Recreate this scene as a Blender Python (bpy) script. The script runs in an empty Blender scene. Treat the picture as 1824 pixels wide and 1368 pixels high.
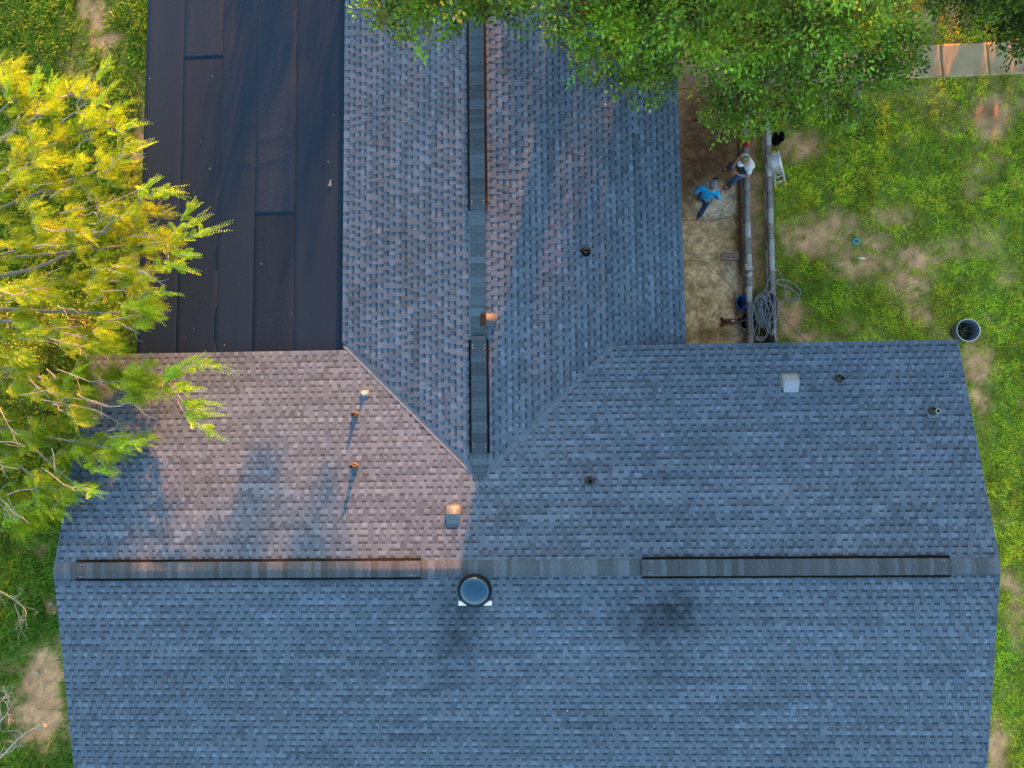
import bpy, math, random
import numpy as np
from mathutils import Vector, Matrix, Euler

random.seed(7)
rng = np.random.default_rng(7)
scn = bpy.context.scene
col = scn.collection
R = math.radians

# ------------------------------------------------------------------ camera
RIDGE_Z = 4.15
CAM = np.array([0.0, 0.0, RIDGE_Z + 15.439])
EUL = Euler((0.0845, 0.0422, -0.0114), 'XYZ')
FPX = 1324.0
cam_d = bpy.data.cameras.new('camera')
cam = bpy.data.objects.new('camera', cam_d)
col.objects.link(cam)
cam.location = CAM
cam.rotation_euler = EUL
cam_d.sensor_width = 36.0
cam_d.lens = FPX / 1824.0 * 36.0
cam_d.clip_end = 2000.0
scn.camera = cam
ROT = np.array(EUL.to_matrix())

# ------------------------------------------------------------------ light
SUN_EL, SUN_AZ = 6.5, 10.0            # degrees; azimuth east of north (+Y)
world = bpy.data.worlds.new('World')
scn.world = world
world.use_nodes = True
wn = world.node_tree
sky = wn.nodes.new('ShaderNodeTexSky')
sky.sky_type = 'NISHITA'
sky.sun_disc = False
sky.sun_elevation = R(SUN_EL)
sky.sun_rotation = R(SUN_AZ)
sky.air_density = 1.0
sky.dust_density = 1.5
sky.ozone_density = 1.0
bg = wn.nodes['Background']
bg.inputs['Strength'].default_value = 0.15
wn.links.new(sky.outputs[0], bg.inputs['Color'])
sun_d = bpy.data.lights.new('sun', 'SUN')
sun_d.energy = 3.8
sun_d.angle = R(0.5)
sun_d.color = (1.0, 0.31, 0.06)
sun = bpy.data.objects.new('sun', sun_d)
col.objects.link(sun)
sdir = Vector((math.sin(R(SUN_AZ)) * math.cos(R(SUN_EL)), math.cos(R(SUN_AZ)) * math.cos(R(SUN_EL)), math.sin(R(SUN_EL))))
sun.rotation_euler = sdir.to_track_quat('Z', 'Y').to_euler()
sun.location = (5, 30, 20)
scn.view_settings.view_transform = 'Standard'
scn.view_settings.look = 'None'
scn.view_settings.gamma = 1.0
scn.view_settings.use_curve_mapping = False
scn.view_settings.exposure = 2.75
scn.render.engine = 'CYCLES'

# ------------------------------------------------------------------ helpers
def at(px, py, z):
    """point at height z seen at photo pixel (px, py)"""
    d = ROT @ np.array([(px - 912.0) / FPX, -(py - 684.0) / FPX, -1.0])
    t = (z - CAM[2]) / d[2]
    return CAM + d * t

def proj(P):
    v = (np.asarray(P, float) - CAM) @ ROT
    return np.stack([912 + FPX * v[..., 0] / -v[..., 2], 684 - FPX * v[..., 1] / -v[..., 2]], -1)

def tag(o, label=None, cat=None, group=None, kind=None):
    if label: o['label'] = label
    if cat: o['category'] = cat
    if group: o['group'] = group
    if kind: o['kind'] = kind
    return o

def empty(name, loc=(0, 0, 0), rz=0.0, parent=None):
    o = bpy.data.objects.new(name, None)
    o.empty_display_size = 0.1
    col.objects.link(o)
    o.location = loc
    o.rotation_euler = (0, 0, rz)
    o.parent = parent
    return o

def mesh_np(name, V, F, cols=None, smooth=False):
    """F: list of integer arrays (n, k): all faces of each array have k corners"""
    me = bpy.data.meshes.new(name)
    V = np.asarray(V, np.float32)
    me.vertices.add(len(V))
    me.vertices.foreach_set('co', V.ravel())
    if isinstance(F, np.ndarray): F = [F]
    F = [np.asarray(f, np.int32) for f in F if len(f)]
    loops = np.concatenate([f.ravel() for f in F])
    tot = np.concatenate([np.full(len(f), f.shape[1], np.int32) for f in F])
    start = np.concatenate([[0], np.cumsum(tot)[:-1]]).astype(np.int32)
    me.loops.add(len(loops))
    me.loops.foreach_set('vertex_index', loops)
    me.polygons.add(len(tot))
    me.polygons.foreach_set('loop_start', start)
    me.polygons.foreach_set('loop_total', tot)
    if smooth: me.polygons.foreach_set('use_smooth', np.ones(len(tot), bool))
    me.update(calc_edges=True)
    if cols is not None:
        a = me.color_attributes.new('Col', 'FLOAT_COLOR', 'POINT')
        c = np.ones((len(V), 4), np.float32)
        c[:, :3] = cols
        a.data.foreach_set('color', c.ravel())
    return me

def obj(name, me, mat=None, parent=None, loc=None):
    o = bpy.data.objects.new(name, me)
    col.objects.link(o)
    if mat and len(me.materials) == 0: me.materials.append(mat)
    o.parent = parent
    if loc is not None: o.location = loc
    return o

class MB:
    def __init__(s): s.v = []; s.f = {}; s.c = []; s.n = 0
    def add(s, V, F, c=None):
        V = np.asarray(V, float).reshape(-1, 3)
        for f in (F if isinstance(F, list) and len(F) and isinstance(F[0], np.ndarray) else [np.asarray(F)]):
            f = np.asarray(f)
            s.f.setdefault(f.shape[1], []).append(f + s.n)
        s.v.append(V); s.n += len(V)
        if c is not None:
            s.c.append(np.broadcast_to(np.asarray(c, float), V.shape))
    def box(s, lo, hi, M=None, c=None):
        x0, y0, z0 = lo; x1, y1, z1 = hi
        V = np.array([[x0,y0,z0],[x1,y0,z0],[x1,y1,z0],[x0,y1,z0],[x0,y0,z1],[x1,y0,z1],[x1,y1,z1],[x0,y1,z1]], float)
        if M is not None: V = V @ np.array(M)[:3, :3].T + np.array(M)[:3, 3]
        s.add(V, np.array([[0,3,2,1],[4,5,6,7],[0,1,5,4],[1,2,6,5],[2,3,7,6],[3,0,4,7]]), c)
    def lathe(s, prof, n=24, centre=(0, 0), M=None, sx=1.0, sy=1.0, c=None):
        a = np.linspace(0, 2*np.pi, n, endpoint=False)
        V = np.concatenate([np.stack([centre[0] + r*np.cos(a)*sx, centre[1] + r*np.sin(a)*sy, np.full(n, z)], 1) for r, z in prof])
        if M is not None: V = V @ np.array(M)[:3, :3].T + np.array(M)[:3, 3]
        i = np.arange(n); j = (i+1) % n
        F = np.concatenate([np.stack([k*n+i, k*n+j, (k+1)*n+j, (k+1)*n+i], 1) for k in range(len(prof)-1)])
        s.add(V, F, c)
    def tube(s, pts, rad, n=6, c=None, cap=True):
        pts = np.asarray(pts, float); m = len(pts)
        rad = np.broadcast_to(np.asarray(rad, float), (m,))
        t = np.gradient(pts, axis=0); t /= np.linalg.norm(t, axis=1)[:, None] + 1e-9
        up = np.array([0, 0, 1.0]) if abs(t[0][2]) < .9 else np.array([1.0, 0, 0])
        V = []
        nrm = np.cross(t[0], up)
        for k in range(m):
            nrm = nrm - t[k]*(nrm @ t[k]); nrm /= np.linalg.norm(nrm) + 1e-9
            b = np.cross(t[k], nrm)
            a = np.linspace(0, 2*np.pi, n, endpoint=False)
            V.append(pts[k] + rad[k]*(np.cos(a)[:, None]*nrm + np.sin(a)[:, None]*b))
        i = np.arange(n); j = (i+1) % n
        F = [np.concatenate([np.stack([k*n+i, k*n+j, (k+1)*n+j, (k+1)*n+i], 1) for k in range(m-1)])]
        if cap: F += [np.array([i[::-1]]), np.array([(m-1)*n+i])]
        s.add(np.concatenate(V), F, c)
    def mesh(s, name, smooth=False):
        return mesh_np(name, np.concatenate(s.v), [np.concatenate(x) for x in s.f.values()], np.concatenate(s.c) if s.c else None, smooth)
    def build(s, name, mat, parent=None, smooth=False, loc=None):
        return obj(name, s.mesh(name, smooth), mat, parent, loc)

def smooth_path(P, n):
    """Catmull-Rom through points P, n samples"""
    P = np.asarray(P, float)
    Q = np.vstack([2*P[0]-P[1], P, 2*P[-1]-P[-2]])
    t = np.linspace(0, len(P)-1-1e-6, n); i = t.astype(int); f = (t-i)[:, None]
    a, b, c, d = Q[i], Q[i+1], Q[i+2], Q[i+3]
    return .5*((2*b) + (c-a)*f + (2*a-5*b+4*c-d)*f*f + (3*b-a-3*c+d)*f**3)

_lat = rng.random((256, 256))
def vnoise(x, y):
    xi = np.floor(x).astype(int); yi = np.floor(y).astype(int)
    fx = x-xi; fy = y-yi
    fx = fx*fx*(3-2*fx); fy = fy*fy*(3-2*fy)
    g = lambda a, b: _lat[a % 256, b % 256]
    return (g(xi, yi)*(1-fx)+g(xi+1, yi)*fx)*(1-fy)+(g(xi, yi+1)*(1-fx)+g(xi+1, yi+1)*fx)*fy
def fbm(x, y, o=4):
    s = 0; a = .5; t = 0
    for k in range(o):
        s = s+a*vnoise(x*2**k+17.3*k, y*2**k+9.1*k); t += a; a *= .5
    return s/t

# ------------------------------------------------------------------ materials
def new_mat(name):
    m = bpy.data.materials.new(name); m.use_nodes = True
    return m, m.node_tree.nodes, m.node_tree.links, m.node_tree.nodes['Principled BSDF']

def mat_plain(name, rgb, rough=.7, metal=0.0, var=.15, scale=30.0, bump=0.0, rgb2=None, coat=0.0, spec=.4):
    m, N, L, B = new_mat(name)
    tc = N.new('ShaderNodeTexCoord')
    nz = N.new('ShaderNodeTexNoise'); nz.inputs['Scale'].default_value = scale; nz.inputs['Detail'].default_value = 6
    L.new(tc.outputs['Object'], nz.inputs['Vector'])
    rp = N.new('ShaderNodeValToRGB')
    rp.color_ramp.elements[0].position = .3; rp.color_ramp.elements[1].position = .7
    c2 = rgb2 or tuple(min(1, c*(1+var)) for c in rgb)
    rp.color_ramp.elements[0].color = (*[c*(1-var) for c in rgb], 1); rp.color_ramp.elements[1].color = (*c2, 1)
    L.new(nz.outputs['Fac'], rp.inputs['Fac']); L.new(rp.outputs['Color'], B.inputs['Base Color'])
    B.inputs['Roughness'].default_value = rough; B.inputs['Metallic'].default_value = metal
    B.inputs['Coat Weight'].default_value = coat; B.inputs['Specular IOR Level'].default_value = spec
    if bump:
        bp = N.new('ShaderNodeBump'); bp.inputs['Strength'].default_value = bump; bp.inputs['Distance'].default_value = .01
        L.new(nz.outputs['Fac'], bp.inputs['Height']); L.new(bp.outputs['Normal'], B.inputs['Normal'])
    return m

def mat_attr(name, rough=.8, grain=0.0, gscale=90.0, transl=0.0, spec=.3, tint=(1, 1, 1), bump=0.0):
    """colour comes from the mesh's own Col attribute, broken up by fine grain"""
    m, N, L, B = new_mat(name)
    at_ = N.new('ShaderNodeVertexColor'); at_.layer_name = 'Col'
    out = at_.outputs['Color']
    if grain:
        tc = N.new('ShaderNodeTexCoord')
        nz = N.new('ShaderNodeTexNoise'); nz.inputs['Scale'].default_value = gscale; nz.inputs['Detail'].default_value = 4
        nz.inputs['Roughness'].default_value = .75
        L.new(tc.outputs['Object'], nz.inputs['Vector'])
        mr = N.new('ShaderNodeMapRange'); mr.inputs[1].default_value = .25; mr.inputs[2].default_value = .75
        mr.inputs[3].default_value = 1-grain; mr.inputs[4].default_value = 1+grain
        L.new(nz.outputs['Fac'], mr.inputs[0])
        mx = N.new('ShaderNodeVectorMath'); mx.operation = 'SCALE'
        L.new(out, mx.inputs[0]); L.new(mr.outputs[0], mx.inputs['Scale']); out = mx.outputs[0]
        if bump:
            bp = N.new('ShaderNodeBump'); bp.inputs['Strength'].default_value = bump; bp.inputs['Distance'].default_value = .004
            L.new(nz.outputs['Fac'], bp.inputs['Height']); L.new(bp.outputs['Normal'], B.inputs['Normal'])
    L.new(out, B.inputs['Base Color'])
    B.inputs['Roughness'].default_value = rough; B.inputs['Specular IOR Level'].default_value = spec
    if transl:
        tr = N.new('ShaderNodeBsdfTranslucent'); L.new(out, tr.inputs['Color'])
        ms = N.new('ShaderNodeMixShader'); ms.inputs[0].default_value = transl
        L.new(B.outputs[0], ms.inputs[1]); L.new(tr.outputs[0], ms.inputs[2])
        L.new(ms.outputs[0], N['Material Output'].inputs['Surface'])
    return m

SH = np.array([0.090, 0.127, 0.174])          # shingle granules
M = {}
M['shingle'] = mat_attr('shingle_granules', .95, .34, 75.0, spec=.15, bump=.3)
M['deck'] = mat_plain('roof_deck', (.05, .055, .065), .9)
M['leaf'] = mat_attr('leaf', .55, 0, transl=.30, spec=.35)
M['bark'] = mat_plain('bark', (.19, .17, .15), .9, var=.4, scale=14, bump=.6)
M['paleb'] = mat_plain('pale_bark', (.42, .37, .30), .9, var=.25, scale=20, bump=.4)
M['grass'] = mat_attr('grass_blades', .7, 0, transl=.2, spec=.2)
M['fascia'] = mat_plain('fascia_paint', (.30, .30, .31), .6)
M['wall'] = mat_plain('wall_brick', (.32, .22, .17), .9, var=.25, scale=9)
M['black'] = mat_plain('black_plastic', (.004, .004, .005), .85, spec=.1)
M['galv'] = mat_plain('galvanised', (.42, .43, .44), .45, .55, var=.2, scale=25)
M['flash'] = mat_plain('flashing_metal', (.115, .14, .165), .6, .2, var=.2, scale=20)
M['darkpipe'] = mat_plain('dark_pipe', (.030, .030, .033), .5, 0, var=.25)
M['hole'] = mat_plain('pipe_bore', (.004, .004, .004), .9)
M['bronze'] = mat_plain('bronze_collar', (.16, .12, .09), .4, .35, var=.2)
M['white'] = mat_plain('white_plastic', (.78, .78, .77), .5, var=.04)
M['flash2'] = mat_plain('shaded_vent_metal', (.27, .31, .36), .6, .1, var=.12, scale=20)  # same vent metal, colour lightened for the hood standing in shade
M['flash3'] = mat_plain('sunlit_vent_metal', (.07, .085, .105), .7, 0, var=.15, scale=20)  # same vent metal, colour darkened for the hood the sun strikes
M['rust'] = mat_plain('rusty_screen', (.022, .015, .008), .9, var=.5, scale=80)

M['oakleaf'] = mat_attr('oak_leaf', .5, 0, transl=.14, spec=.4)
def mat_ridge(k_=1.0):
    m, N, L, B = new_mat('ridge_cap_granules')
    oi = N.new('ShaderNodeObjectInfo'); tc = N.new('ShaderNodeTexCoord')
    nz = N.new('ShaderNodeTexNoise'); nz.inputs['Scale'].default_value = 70; nz.inputs['Detail'].default_value = 4
    L.new(tc.outputs['Object'], nz.inputs['Vector'])
    rp = N.new('ShaderNodeValToRGB')
    e = rp.color_ramp.elements
    e[0].position = 0; e[0].color = (.070, .090, .108, 1)
    e[1].position = 1; e[1].color = (.125, .165, .205, 1)
    for p, c in ((.35, (.088, .114, .140, 1)), (.7, (.100, .132, .168, 1))):
        k = e.new(p); k.color = c
    L.new(oi.outputs['Random'], rp.inputs['Fac'])
    mr = N.new('ShaderNodeMapRange'); mr.inputs[1].default_value = .25; mr.inputs[2].default_value = .75
    mr.inputs[3].default_value = .6*k_; mr.inputs[4].default_value = 1.4*k_
    L.new(nz.outputs['Fac'], mr.inputs[0])
    mx = N.new('ShaderNodeVectorMath'); mx.operation = 'SCALE'
    L.new(rp.outputs['Color'], mx.inputs[0]); L.new(mr.outputs[0], mx.inputs['Scale'])
    L.new(mx.outputs[0], B.inputs['Base Color']); B.inputs['Roughness'].default_value = .95
    B.inputs['Specular IOR Level'].default_value = .15
    return m
M['ridge'] = mat_ridge(.86); M['ridge2'] = mat_ridge(.68)

# ------------------------------------------------------------------ ground
SOIL = np.array([.62, .355, .185])
def ground_px(P): return proj(np.concatenate([P, np.zeros((len(P), 1))], 1))

# bare patches (photo pixel, radii, strength) on the ground
BARE = [(1460,420,55,35,1),(1540,470,60,26,1),(1630,460,50,26,1),(1500,400,45,25,.8),(1590,385,45,22,.7),(1620,500,35,40,.9),
        (1420,255,40,24,1.1),(1765,205,26,28,1.3),(1740,300,24,16,.7),(1730,330,16,26,.7),(1680,445,60,26,.6),(1755,425,40,40,.5),(1640,560,30,22,.7),
        (1400,560,26,40,.9),(1440,600,60,16,.7),(1530,590,60,24,.35),(1690,600,30,18,.7),(1735,660,34,40,.9),(1745,700,22,40,.8),(1560,430,30,20,.8),
        (1800,1040,20,20,.5),(1810,1100,18,60,.5),(1776,1330,16,60,.8),(1800,1230,20,20,.4),(1400,120,300,70,.5),(1640,30,130,30,.7),
        (170,25,30,40,.9),(190,70,40,35,.8),(140,130,45,50,.6),(210,60,30,24,.5),(60,100,20,26,.5),(250,240,14,70,.7),(245,300,12,70,.7),(240,420,20,200,.6),
        (70,1230,45,80,1),(55,1270,60,60,.9),(90,1085,14,24,.7),(65,980,30,26,.5),(30,1150,30,20,.3),(100,1200,20,30,.6),(1350,420,12,200,.5),(1350,300,14,100,.35),(1262,400,60,260,3)]
def grassiness(P):
    """0 bare soil .. 1 thick grass at ground points P (n,2)"""
    q = ground_px(P)
    n = fbm(P[:, 0]*.9+31, P[:, 1]*.9+11, 4); n2 = fbm(P[:, 0]*3.1+5, P[:, 1]*3.1+77, 3)
    b = np.zeros(len(P))
    for (x, y, rx, ry, s) in BARE:
        d = ((q[:, 0]-x)/rx)**2+((q[:, 1]-y)/ry)**2
        b = np.maximum(b, s*np.exp(-d*.7))
    n3 = fbm(P[:, 0]*7+15, P[:, 1]*7+7, 3)
    b = .86*b*np.clip(-.68+1.9*n2+1.5*n3, 0, 1.5)
    g = 1.12-1.1*b-np.clip(.52-n, 0, 1)*1.0-np.clip(.5-n2, 0, 1)*1.1
    return np.clip((g-.15)*1.3, 0, 1)

fine = np.arange(-17, 17.01, .10)
def axis():
    o = 17.0; out = []
    st = .5
    while o < 420: o += st; out.append(o); st *= 1.35
    out = np.array(out)
    return np.concatenate([-out[::-1], fine, out])
gx = axis(); gy = axis()
GX, GY = np.meshgrid(gx, gy)
GP = np.stack([GX.ravel(), GY.ravel()], 1)
gg = grassiness(GP)
gz = -.05+.04*fbm(GP[:, 0]*.7, GP[:, 1]*.7)+.015*fbm(GP[:, 0]*4, GP[:, 1]*4, 2)
mound = at(1765, 205, 0)
dm = ((GP[:, 0]-mound[0])**2+(GP[:, 1]-mound[1])**2)
gz += .05*np.exp(-dm/.09)*(.6+.8*fbm(GP[:, 0]*9, GP[:, 1]*9, 2))
nx, ny = len(gx), len(gy)
ii, jj = np.meshgrid(np.arange(nx-1), np.arange(ny-1))
k0 = (jj*nx+ii).ravel()
GF = np.stack([k0, k0+1, k0+nx+1, k0+nx], 1)
thatch = np.array([.13, .20, .028])
tone = .7+.6*fbm(GP[:, 0]*1.7+3, GP[:, 1]*1.7+8, 4)[:, None]
gcol = (SOIL*(1-gg[:, None])+thatch*gg[:, None])*tone*(.55+.9*fbm(GP[:, 0]*6, GP[:, 1]*6, 3)[:, None])
gcol *= 1-.55*np.exp(-dm/.12)[:, None]
M['soil'] = mat_attr('soil', .95, .35, 22.0, spec=.1, bump=.6)
ground = obj('ground', mesh_np('ground', np.concatenate([GP, gz[:, None]], 1), GF, gcol, True), M['soil'])
tag(ground, kind='structure')

# ------------------------------------------------------------------ house
PIT, PW = .2169, .2117
XE, XW, YR, YN = 9.048, -10.298, -2.462, 2.222
ZR = RIDGE_Z
ZN = ZR-(YN-YR)*PIT
YS = YR-(YN-YR)-.25
ZS = ZR-(YR-YS)*PIT
XR, XL, XRE = -1.360, -4.507, 3.245               # wing ridge, west eave, east eave
ZL = ZN-.041
ZWR = ZL+(XR-XL)*PW
ZRE = ZWR-(XRE-XR)*PW
YA = YR+(ZR-ZWR)/PIT                               # where the wing ridge dies into the main slope
YT = 15.0                                          # north end of wing
EXPO = .1429
house = empty('house', (0, 0, 0))
tag(house, 'long T-shaped house with blue grey shingle roof and a flat black felt side roof', 'house')

# valley lines (plan): east valley where wing east slope meets main north slope
def main_z(y): return ZR-abs(y-YR)*PIT
def val_w(y):  # x of west valley at y: wing west slope z == main z
    return XR-(ZWR-main_z(y))/PW
def val_e(y): return XR+(ZWR-main_z(y))/PW
def yval(x): return YR+(ZR-(ZWR-abs(x-XR)*PW))/PIT

class Slope:
    def __init__(s, O, u, v, ulen, vlen, lim=None):
        s.O = np.array(O, float); s.u = np.array(u, float); s.v = np.array(v, float)
        s.v /= np.linalg.norm(s.v); s.n = np.cross(s.u, s.v)
        if s.n[2] < 0: s.n = -s.n
        s.ul = ulen; s.vl = vlen; s.lim = lim or (lambda v: (0.0, ulen))
    def P(s, u, v, h): return s.O+np.multiply.outer(u, s.u)+np.multiply.outer(v, s.v)+np.multiply.outer(h, s.n)

cP = 1/math.sqrt(1+PIT**2); cW = 1/math.sqrt(1+PW**2)
south = Slope((XW, YS, ZS), (1, 0, 0), (0, 1, PIT), XE-XW, (YR-YS)/cP)
# north slope in two areas either side of the wing, and full above the apex
def lim_nw(v):
    y = YN-v*cP
    return (0.0, (val_w(y) if y > YA else (XR if True else 0))-XW)
def lim_ne(v):
    y = YN-v*cP
    return ((val_e(y) if y > YA else XR)-XW, XE-XW)
north_w = Slope((XW, YN, ZN), (1, 0, 0), (0, -1, PIT), XE-XW, (YN-YR)/cP, lim_nw)
north_e = Slope((XW, YN, ZN), (1, 0, 0), (0, -1, PIT), XE-XW, (YN-YR)/cP, lim_ne)
# wing slopes: u runs along +Y from YA (apex); lower limit follows the valley
Y0 = YA-.01
def lim_w(v):
    x = XL+v*cW; return (yval(x)-Y0, YT-Y0)
def lim_e(v):
    x = XRE-v*cW
    y = yval(x)
    return (max(y, Y0)-Y0 if main_z(YN) < ZWR-abs(x-XR)*PW else YN-.25-Y0, YT-Y0)
wing_w = Slope((XL, Y0, ZL), (0, 1, 0), (1, 0, PW), YT-Y0, (XR-XL)/cW, lim_w)
wing_e = Slope((XRE, Y0, ZRE), (0, 1, 0), (-1, 0, PW), YT-Y0, (XRE-XR)/cW, lim_e)

# stains on the south slope (soot and drips), by place on the roof
def rp(px, py): 
    z = ZR
    for _ in range(6):
        p = at(px, py, z); z = main_z(p[1])
    return p
ST = [(rp(822, 1118), .42, .75, .50), (rp(800, 1180), .25, .4, .35), (rp(1175, 1100), .85, .48, .38), (rp(1210, 1085), .35, .3, .25), (rp(1185, 1180), .35, .9, .16),
      (rp(240, 1230), 2.2, .8, .07), (rp(950, 1300), 2.0, .6, .05)]
def stain(P):
    s = np.ones(len(P))
    n = fbm(P[:, 0]*2.2, P[:, 1]*1.1, 4); nt = vnoise(P[:, 0]*9, P[:, 1]*6)*.7+.3
    for (c, rx, ry, k) in ST:
        d = ((P[:, 0]-c[0])/rx)**2+((P[:, 1]-c[1])/ry)**2
        s *= 1-1.25*k*np.clip(np.exp(-d)*(2.6*n*nt+.1), 0, 1)
    # thin vertical drips below the right stain
    c = rp(1180, 1230)
    dr = np.clip(vnoise(P[:, 0]*28, P[:, 1]*.25)-.72, 0, 1)*3*np.exp(-((P[:, 0]-c[0])/.7)**2-((P[:, 1]-c[1])/1.3)**2)
    return s*(1-.35*np.clip(dr, 0, 1))

TGAP = [(0.0, 1.30), (.42, 1.12), (.64, .90), (.75, .45), (1.0, .40)]
def make_strips(S, seed):
    """each laminated shingle (about a metre of one course): verts, quads, colours"""
    r = np.random.default_rng(seed); out = []
    ncourse = int(math.ceil(S.vl/EXPO))
    for j in range(ncourse):
        v0 = j*EXPO; v1 = min((j+1)*EXPO, S.vl)
        a0, b0 = S.lim(v0); a1, b1 = S.lim(v1)
        lo, hi = min(a0, a1), max(b0, b1)
        if hi-lo < .02: continue
        u = lo-r.uniform(0, 1.0); ct = r.normal(1, .03)
        while u < hi:
            ue = u+1.0
            V = []; Q = []; C = []; n = 0
            x = u; istab = r.random() < .5
            base_t = r.normal(1, .085)*ct
            hue = r.normal(0, .025)
            while x < ue-.005:
                w = r.uniform(.065, .145) if istab else r.uniform(.06, .13)
                if not istab and r.random() < .05: w *= 1.6
                xe = min(x+w, ue)
                if ue-xe < .03: xe = ue
                def cl(xx, v): 
                    a, b = S.lim(v); return min(max(xx, a), b)
                def q4(xa, xb, va, vb, ha, hb, ca, cb):
                    nonlocal n
                    P_ = [S.P(cl(xa, va), va, ha), S.P(cl(xb, va), va, ha), S.P(cl(xb, vb), vb, hb), S.P(cl(xa, vb), vb, hb)]
                    V.extend(P_); C.extend([ca, ca, cb, cb]); Q.append([n, n+1, n+2, n+3]); n += 4
                if not (cl(x, v0) >= cl(xe, v0)-1e-4 and cl(x, v1) >= cl(xe, v1)-1e-4):
                    dv = v1-v0
                    if istab:
                        t = base_t*r.normal(.93, .10)*np.array([1-hue, 1, 1+hue])*SH
                        q4(x, xe, v0, v1, .0185, .0095, t, t)
                        q4(x, xe, v0, v0+.0004, .0028, .0185, t*.8, t*.8)
                        q4(x, x+.0006, v0, v1, .008, .0095, t*.8, t*.8)
                        q4(xe-.0006, xe, v0, v1, .0095, .008, t*.8, t*.8)
                    else:
                        k = r.normal(1, .08); dk = r.uniform(.85, 1.15); lt = r.uniform(.9, 1.1)
                        for (ta, ca), (tb, cb) in zip(TGAP[:-1], TGAP[1:]):
                            fa = ca*(dk if ca < .7 else lt); fb = cb*(dk if cb < .7 else lt)
                            q4(x, xe, v0+dv*ta, v0+dv*tb, .0105-.007*ta, .0105-.007*tb, SH*base_t*k*fa, SH*base_t*k*fb)
                        q4(x, xe, v0, v0+.0004, .0028, .0105, SH*.6, SH*.6)
                x = xe; istab = not istab
            if V:
                V = np.array(V); C = np.array(C)
                wear = (.88+.24*fbm(V[:, 0]*.45+4, V[:, 1]*.45+2, 4))*(.93+.14*fbm(V[:, 0]*5, V[:, 1]*5, 3))
                C = C*(stain(V)*wear)[:, None]
                out.append((V, np.array(Q), C))
            u = ue
    return out

# structural roof body
def prism(mb, top, th):
    top = np.array(top, float); n = len(top); bot = top-np.array([0, 0, th])
    V = np.concatenate([top, bot]); i = np.arange(n); j = (i+1) % n
    mb.add(V, [np.array([i]), np.array([(n+i)[::-1]]), np.stack([i, n+i, n+j, j], 1)])
roof_mb = MB()
prism(roof_mb, [(XW, YS, ZS), (XE, YS, ZS), (XE, YR, ZR), (XW, YR, ZR)], .12)
prism(roof_mb, [(XW, YN, ZN), (XW, YR, ZR), (XE, YR, ZR), (XE, YN, ZN)], .12)
prism(roof_mb, [(XL, YN-.4, ZL), (XR, YA, ZWR), (XR, YT, ZWR), (XL, YT, ZL)], .12)
prism(roof_mb, [(XRE, YN-.4, ZRE), (XRE, YT, ZRE), (XR, YT, ZWR), (XR, YA, ZWR)], .12)
roof = roof_mb.build('roof', M['deck'], house)

strips = []
for S, sd in ((south, 1), (north_w, 2), (north_e, 3), (wing_w, 4), (wing_e, 5)):
    strips += make_strips(S, sd)
def score(st):
    V = st[0]; c = V.mean(0); q = proj(V)
    if not (0 < q[:, 0].min() and q[:, 0].max() < 1824 and 90 < q[:, 1].min() and q[:, 1].max() < 1368): return -1
    if q[:, 0].min() < 450 and q[:, 1].mean() < 960: return -1
    return (q[:, 0].max()-q[:, 0].min())*(q[:, 1].max()-q[:, 1].min())
order = np.argsort([-score(s) for s in strips])
rest_V = []; rest_Q = []; rest_C = []; n = 0
sel = set(order[:300].tolist())
for i, (V, Q, C) in enumerate(strips):
    if i in sel:
        obj('shingle', mesh_np('shingle', V, Q, C), M['shingle'], roof)
    else:
        rest_V.append(V); rest_Q.append(Q+n); rest_C.append(C); n += len(V)
o = obj('shingle_courses', mesh_np('shingle_courses', np.concatenate(rest_V), np.concatenate(rest_Q), np.concatenate(rest_C)), M['shingle'], roof)
tag(o, kind='stuff')

# ridge caps -------------------------------------------------------------
def cap_mesh(name, expo, hw, pit, lift=.0):
    """one folded cap shingle, local x along ridge (0..expo), butt at x=0"""
    ys = np.array([-hw, -hw*.55, -hw*.2, 0, hw*.2, hw*.55, hw])
    zs = -np.abs(ys)*pit+np.array([0, 0, -.002, -.006, -.002, 0, 0])
    a = np.stack([np.zeros(7), ys, zs+.016], 1); b = np.stack([np.full(7, expo+.02), ys, zs+.006], 1)
    c = np.stack([np.zeros(7), ys*1.0, zs-.004], 1)
    V = np.concatenate([a, b, c]); F = []
    for k in range(6):
        F.append([k, k+7, k+8, k+1]); F.append([14+k, k, k+1, 15+k])
    F += [[0, 14, 14, 7]]
    F = [f for f in F if len(set(f)) == 4]
    return mesh_np(name, V, np.array(F))
HWC = .165
caps = {}
def cap_for(expo, pit, rm='ridge'):
    key = (round(expo, 2), pit, rm)
    if key not in caps: caps[key] = cap_mesh('ridge_cap', key[0], HWC, pit)
    me = caps[key]
    if not len(me.materials): me.materials.append(M[rm])
    return me
EXS = [.07, .09, .11, .13, .12, .15, .17]
def run_caps(p0, p1, pit, parent, lift):
    p0 = np.array(p0, float); p1 = np.array(p1, float); L_ = np.linalg.norm(p1-p0); d = (p1-p0)/L_
    rz = math.atan2(d[1], d[0]); s = 0
    while s < L_-.02:
        e = random.choice(EXS); e = min(e, max(.06, L_-s))
        o = obj('ridge_cap', cap_for(e, pit, 'ridge2' if lift else 'ridge'), None, parent)
        q = p0+d*s
        o.location = (q[0]+random.uniform(-.002, .002), q[1]+random.uniform(-.002, .002), q[2]+lift+.02)
        o.rotation_euler = (random.gauss(0, .006), random.gauss(0, .012), rz+random.gauss(0, .012))
        s += e
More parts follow.
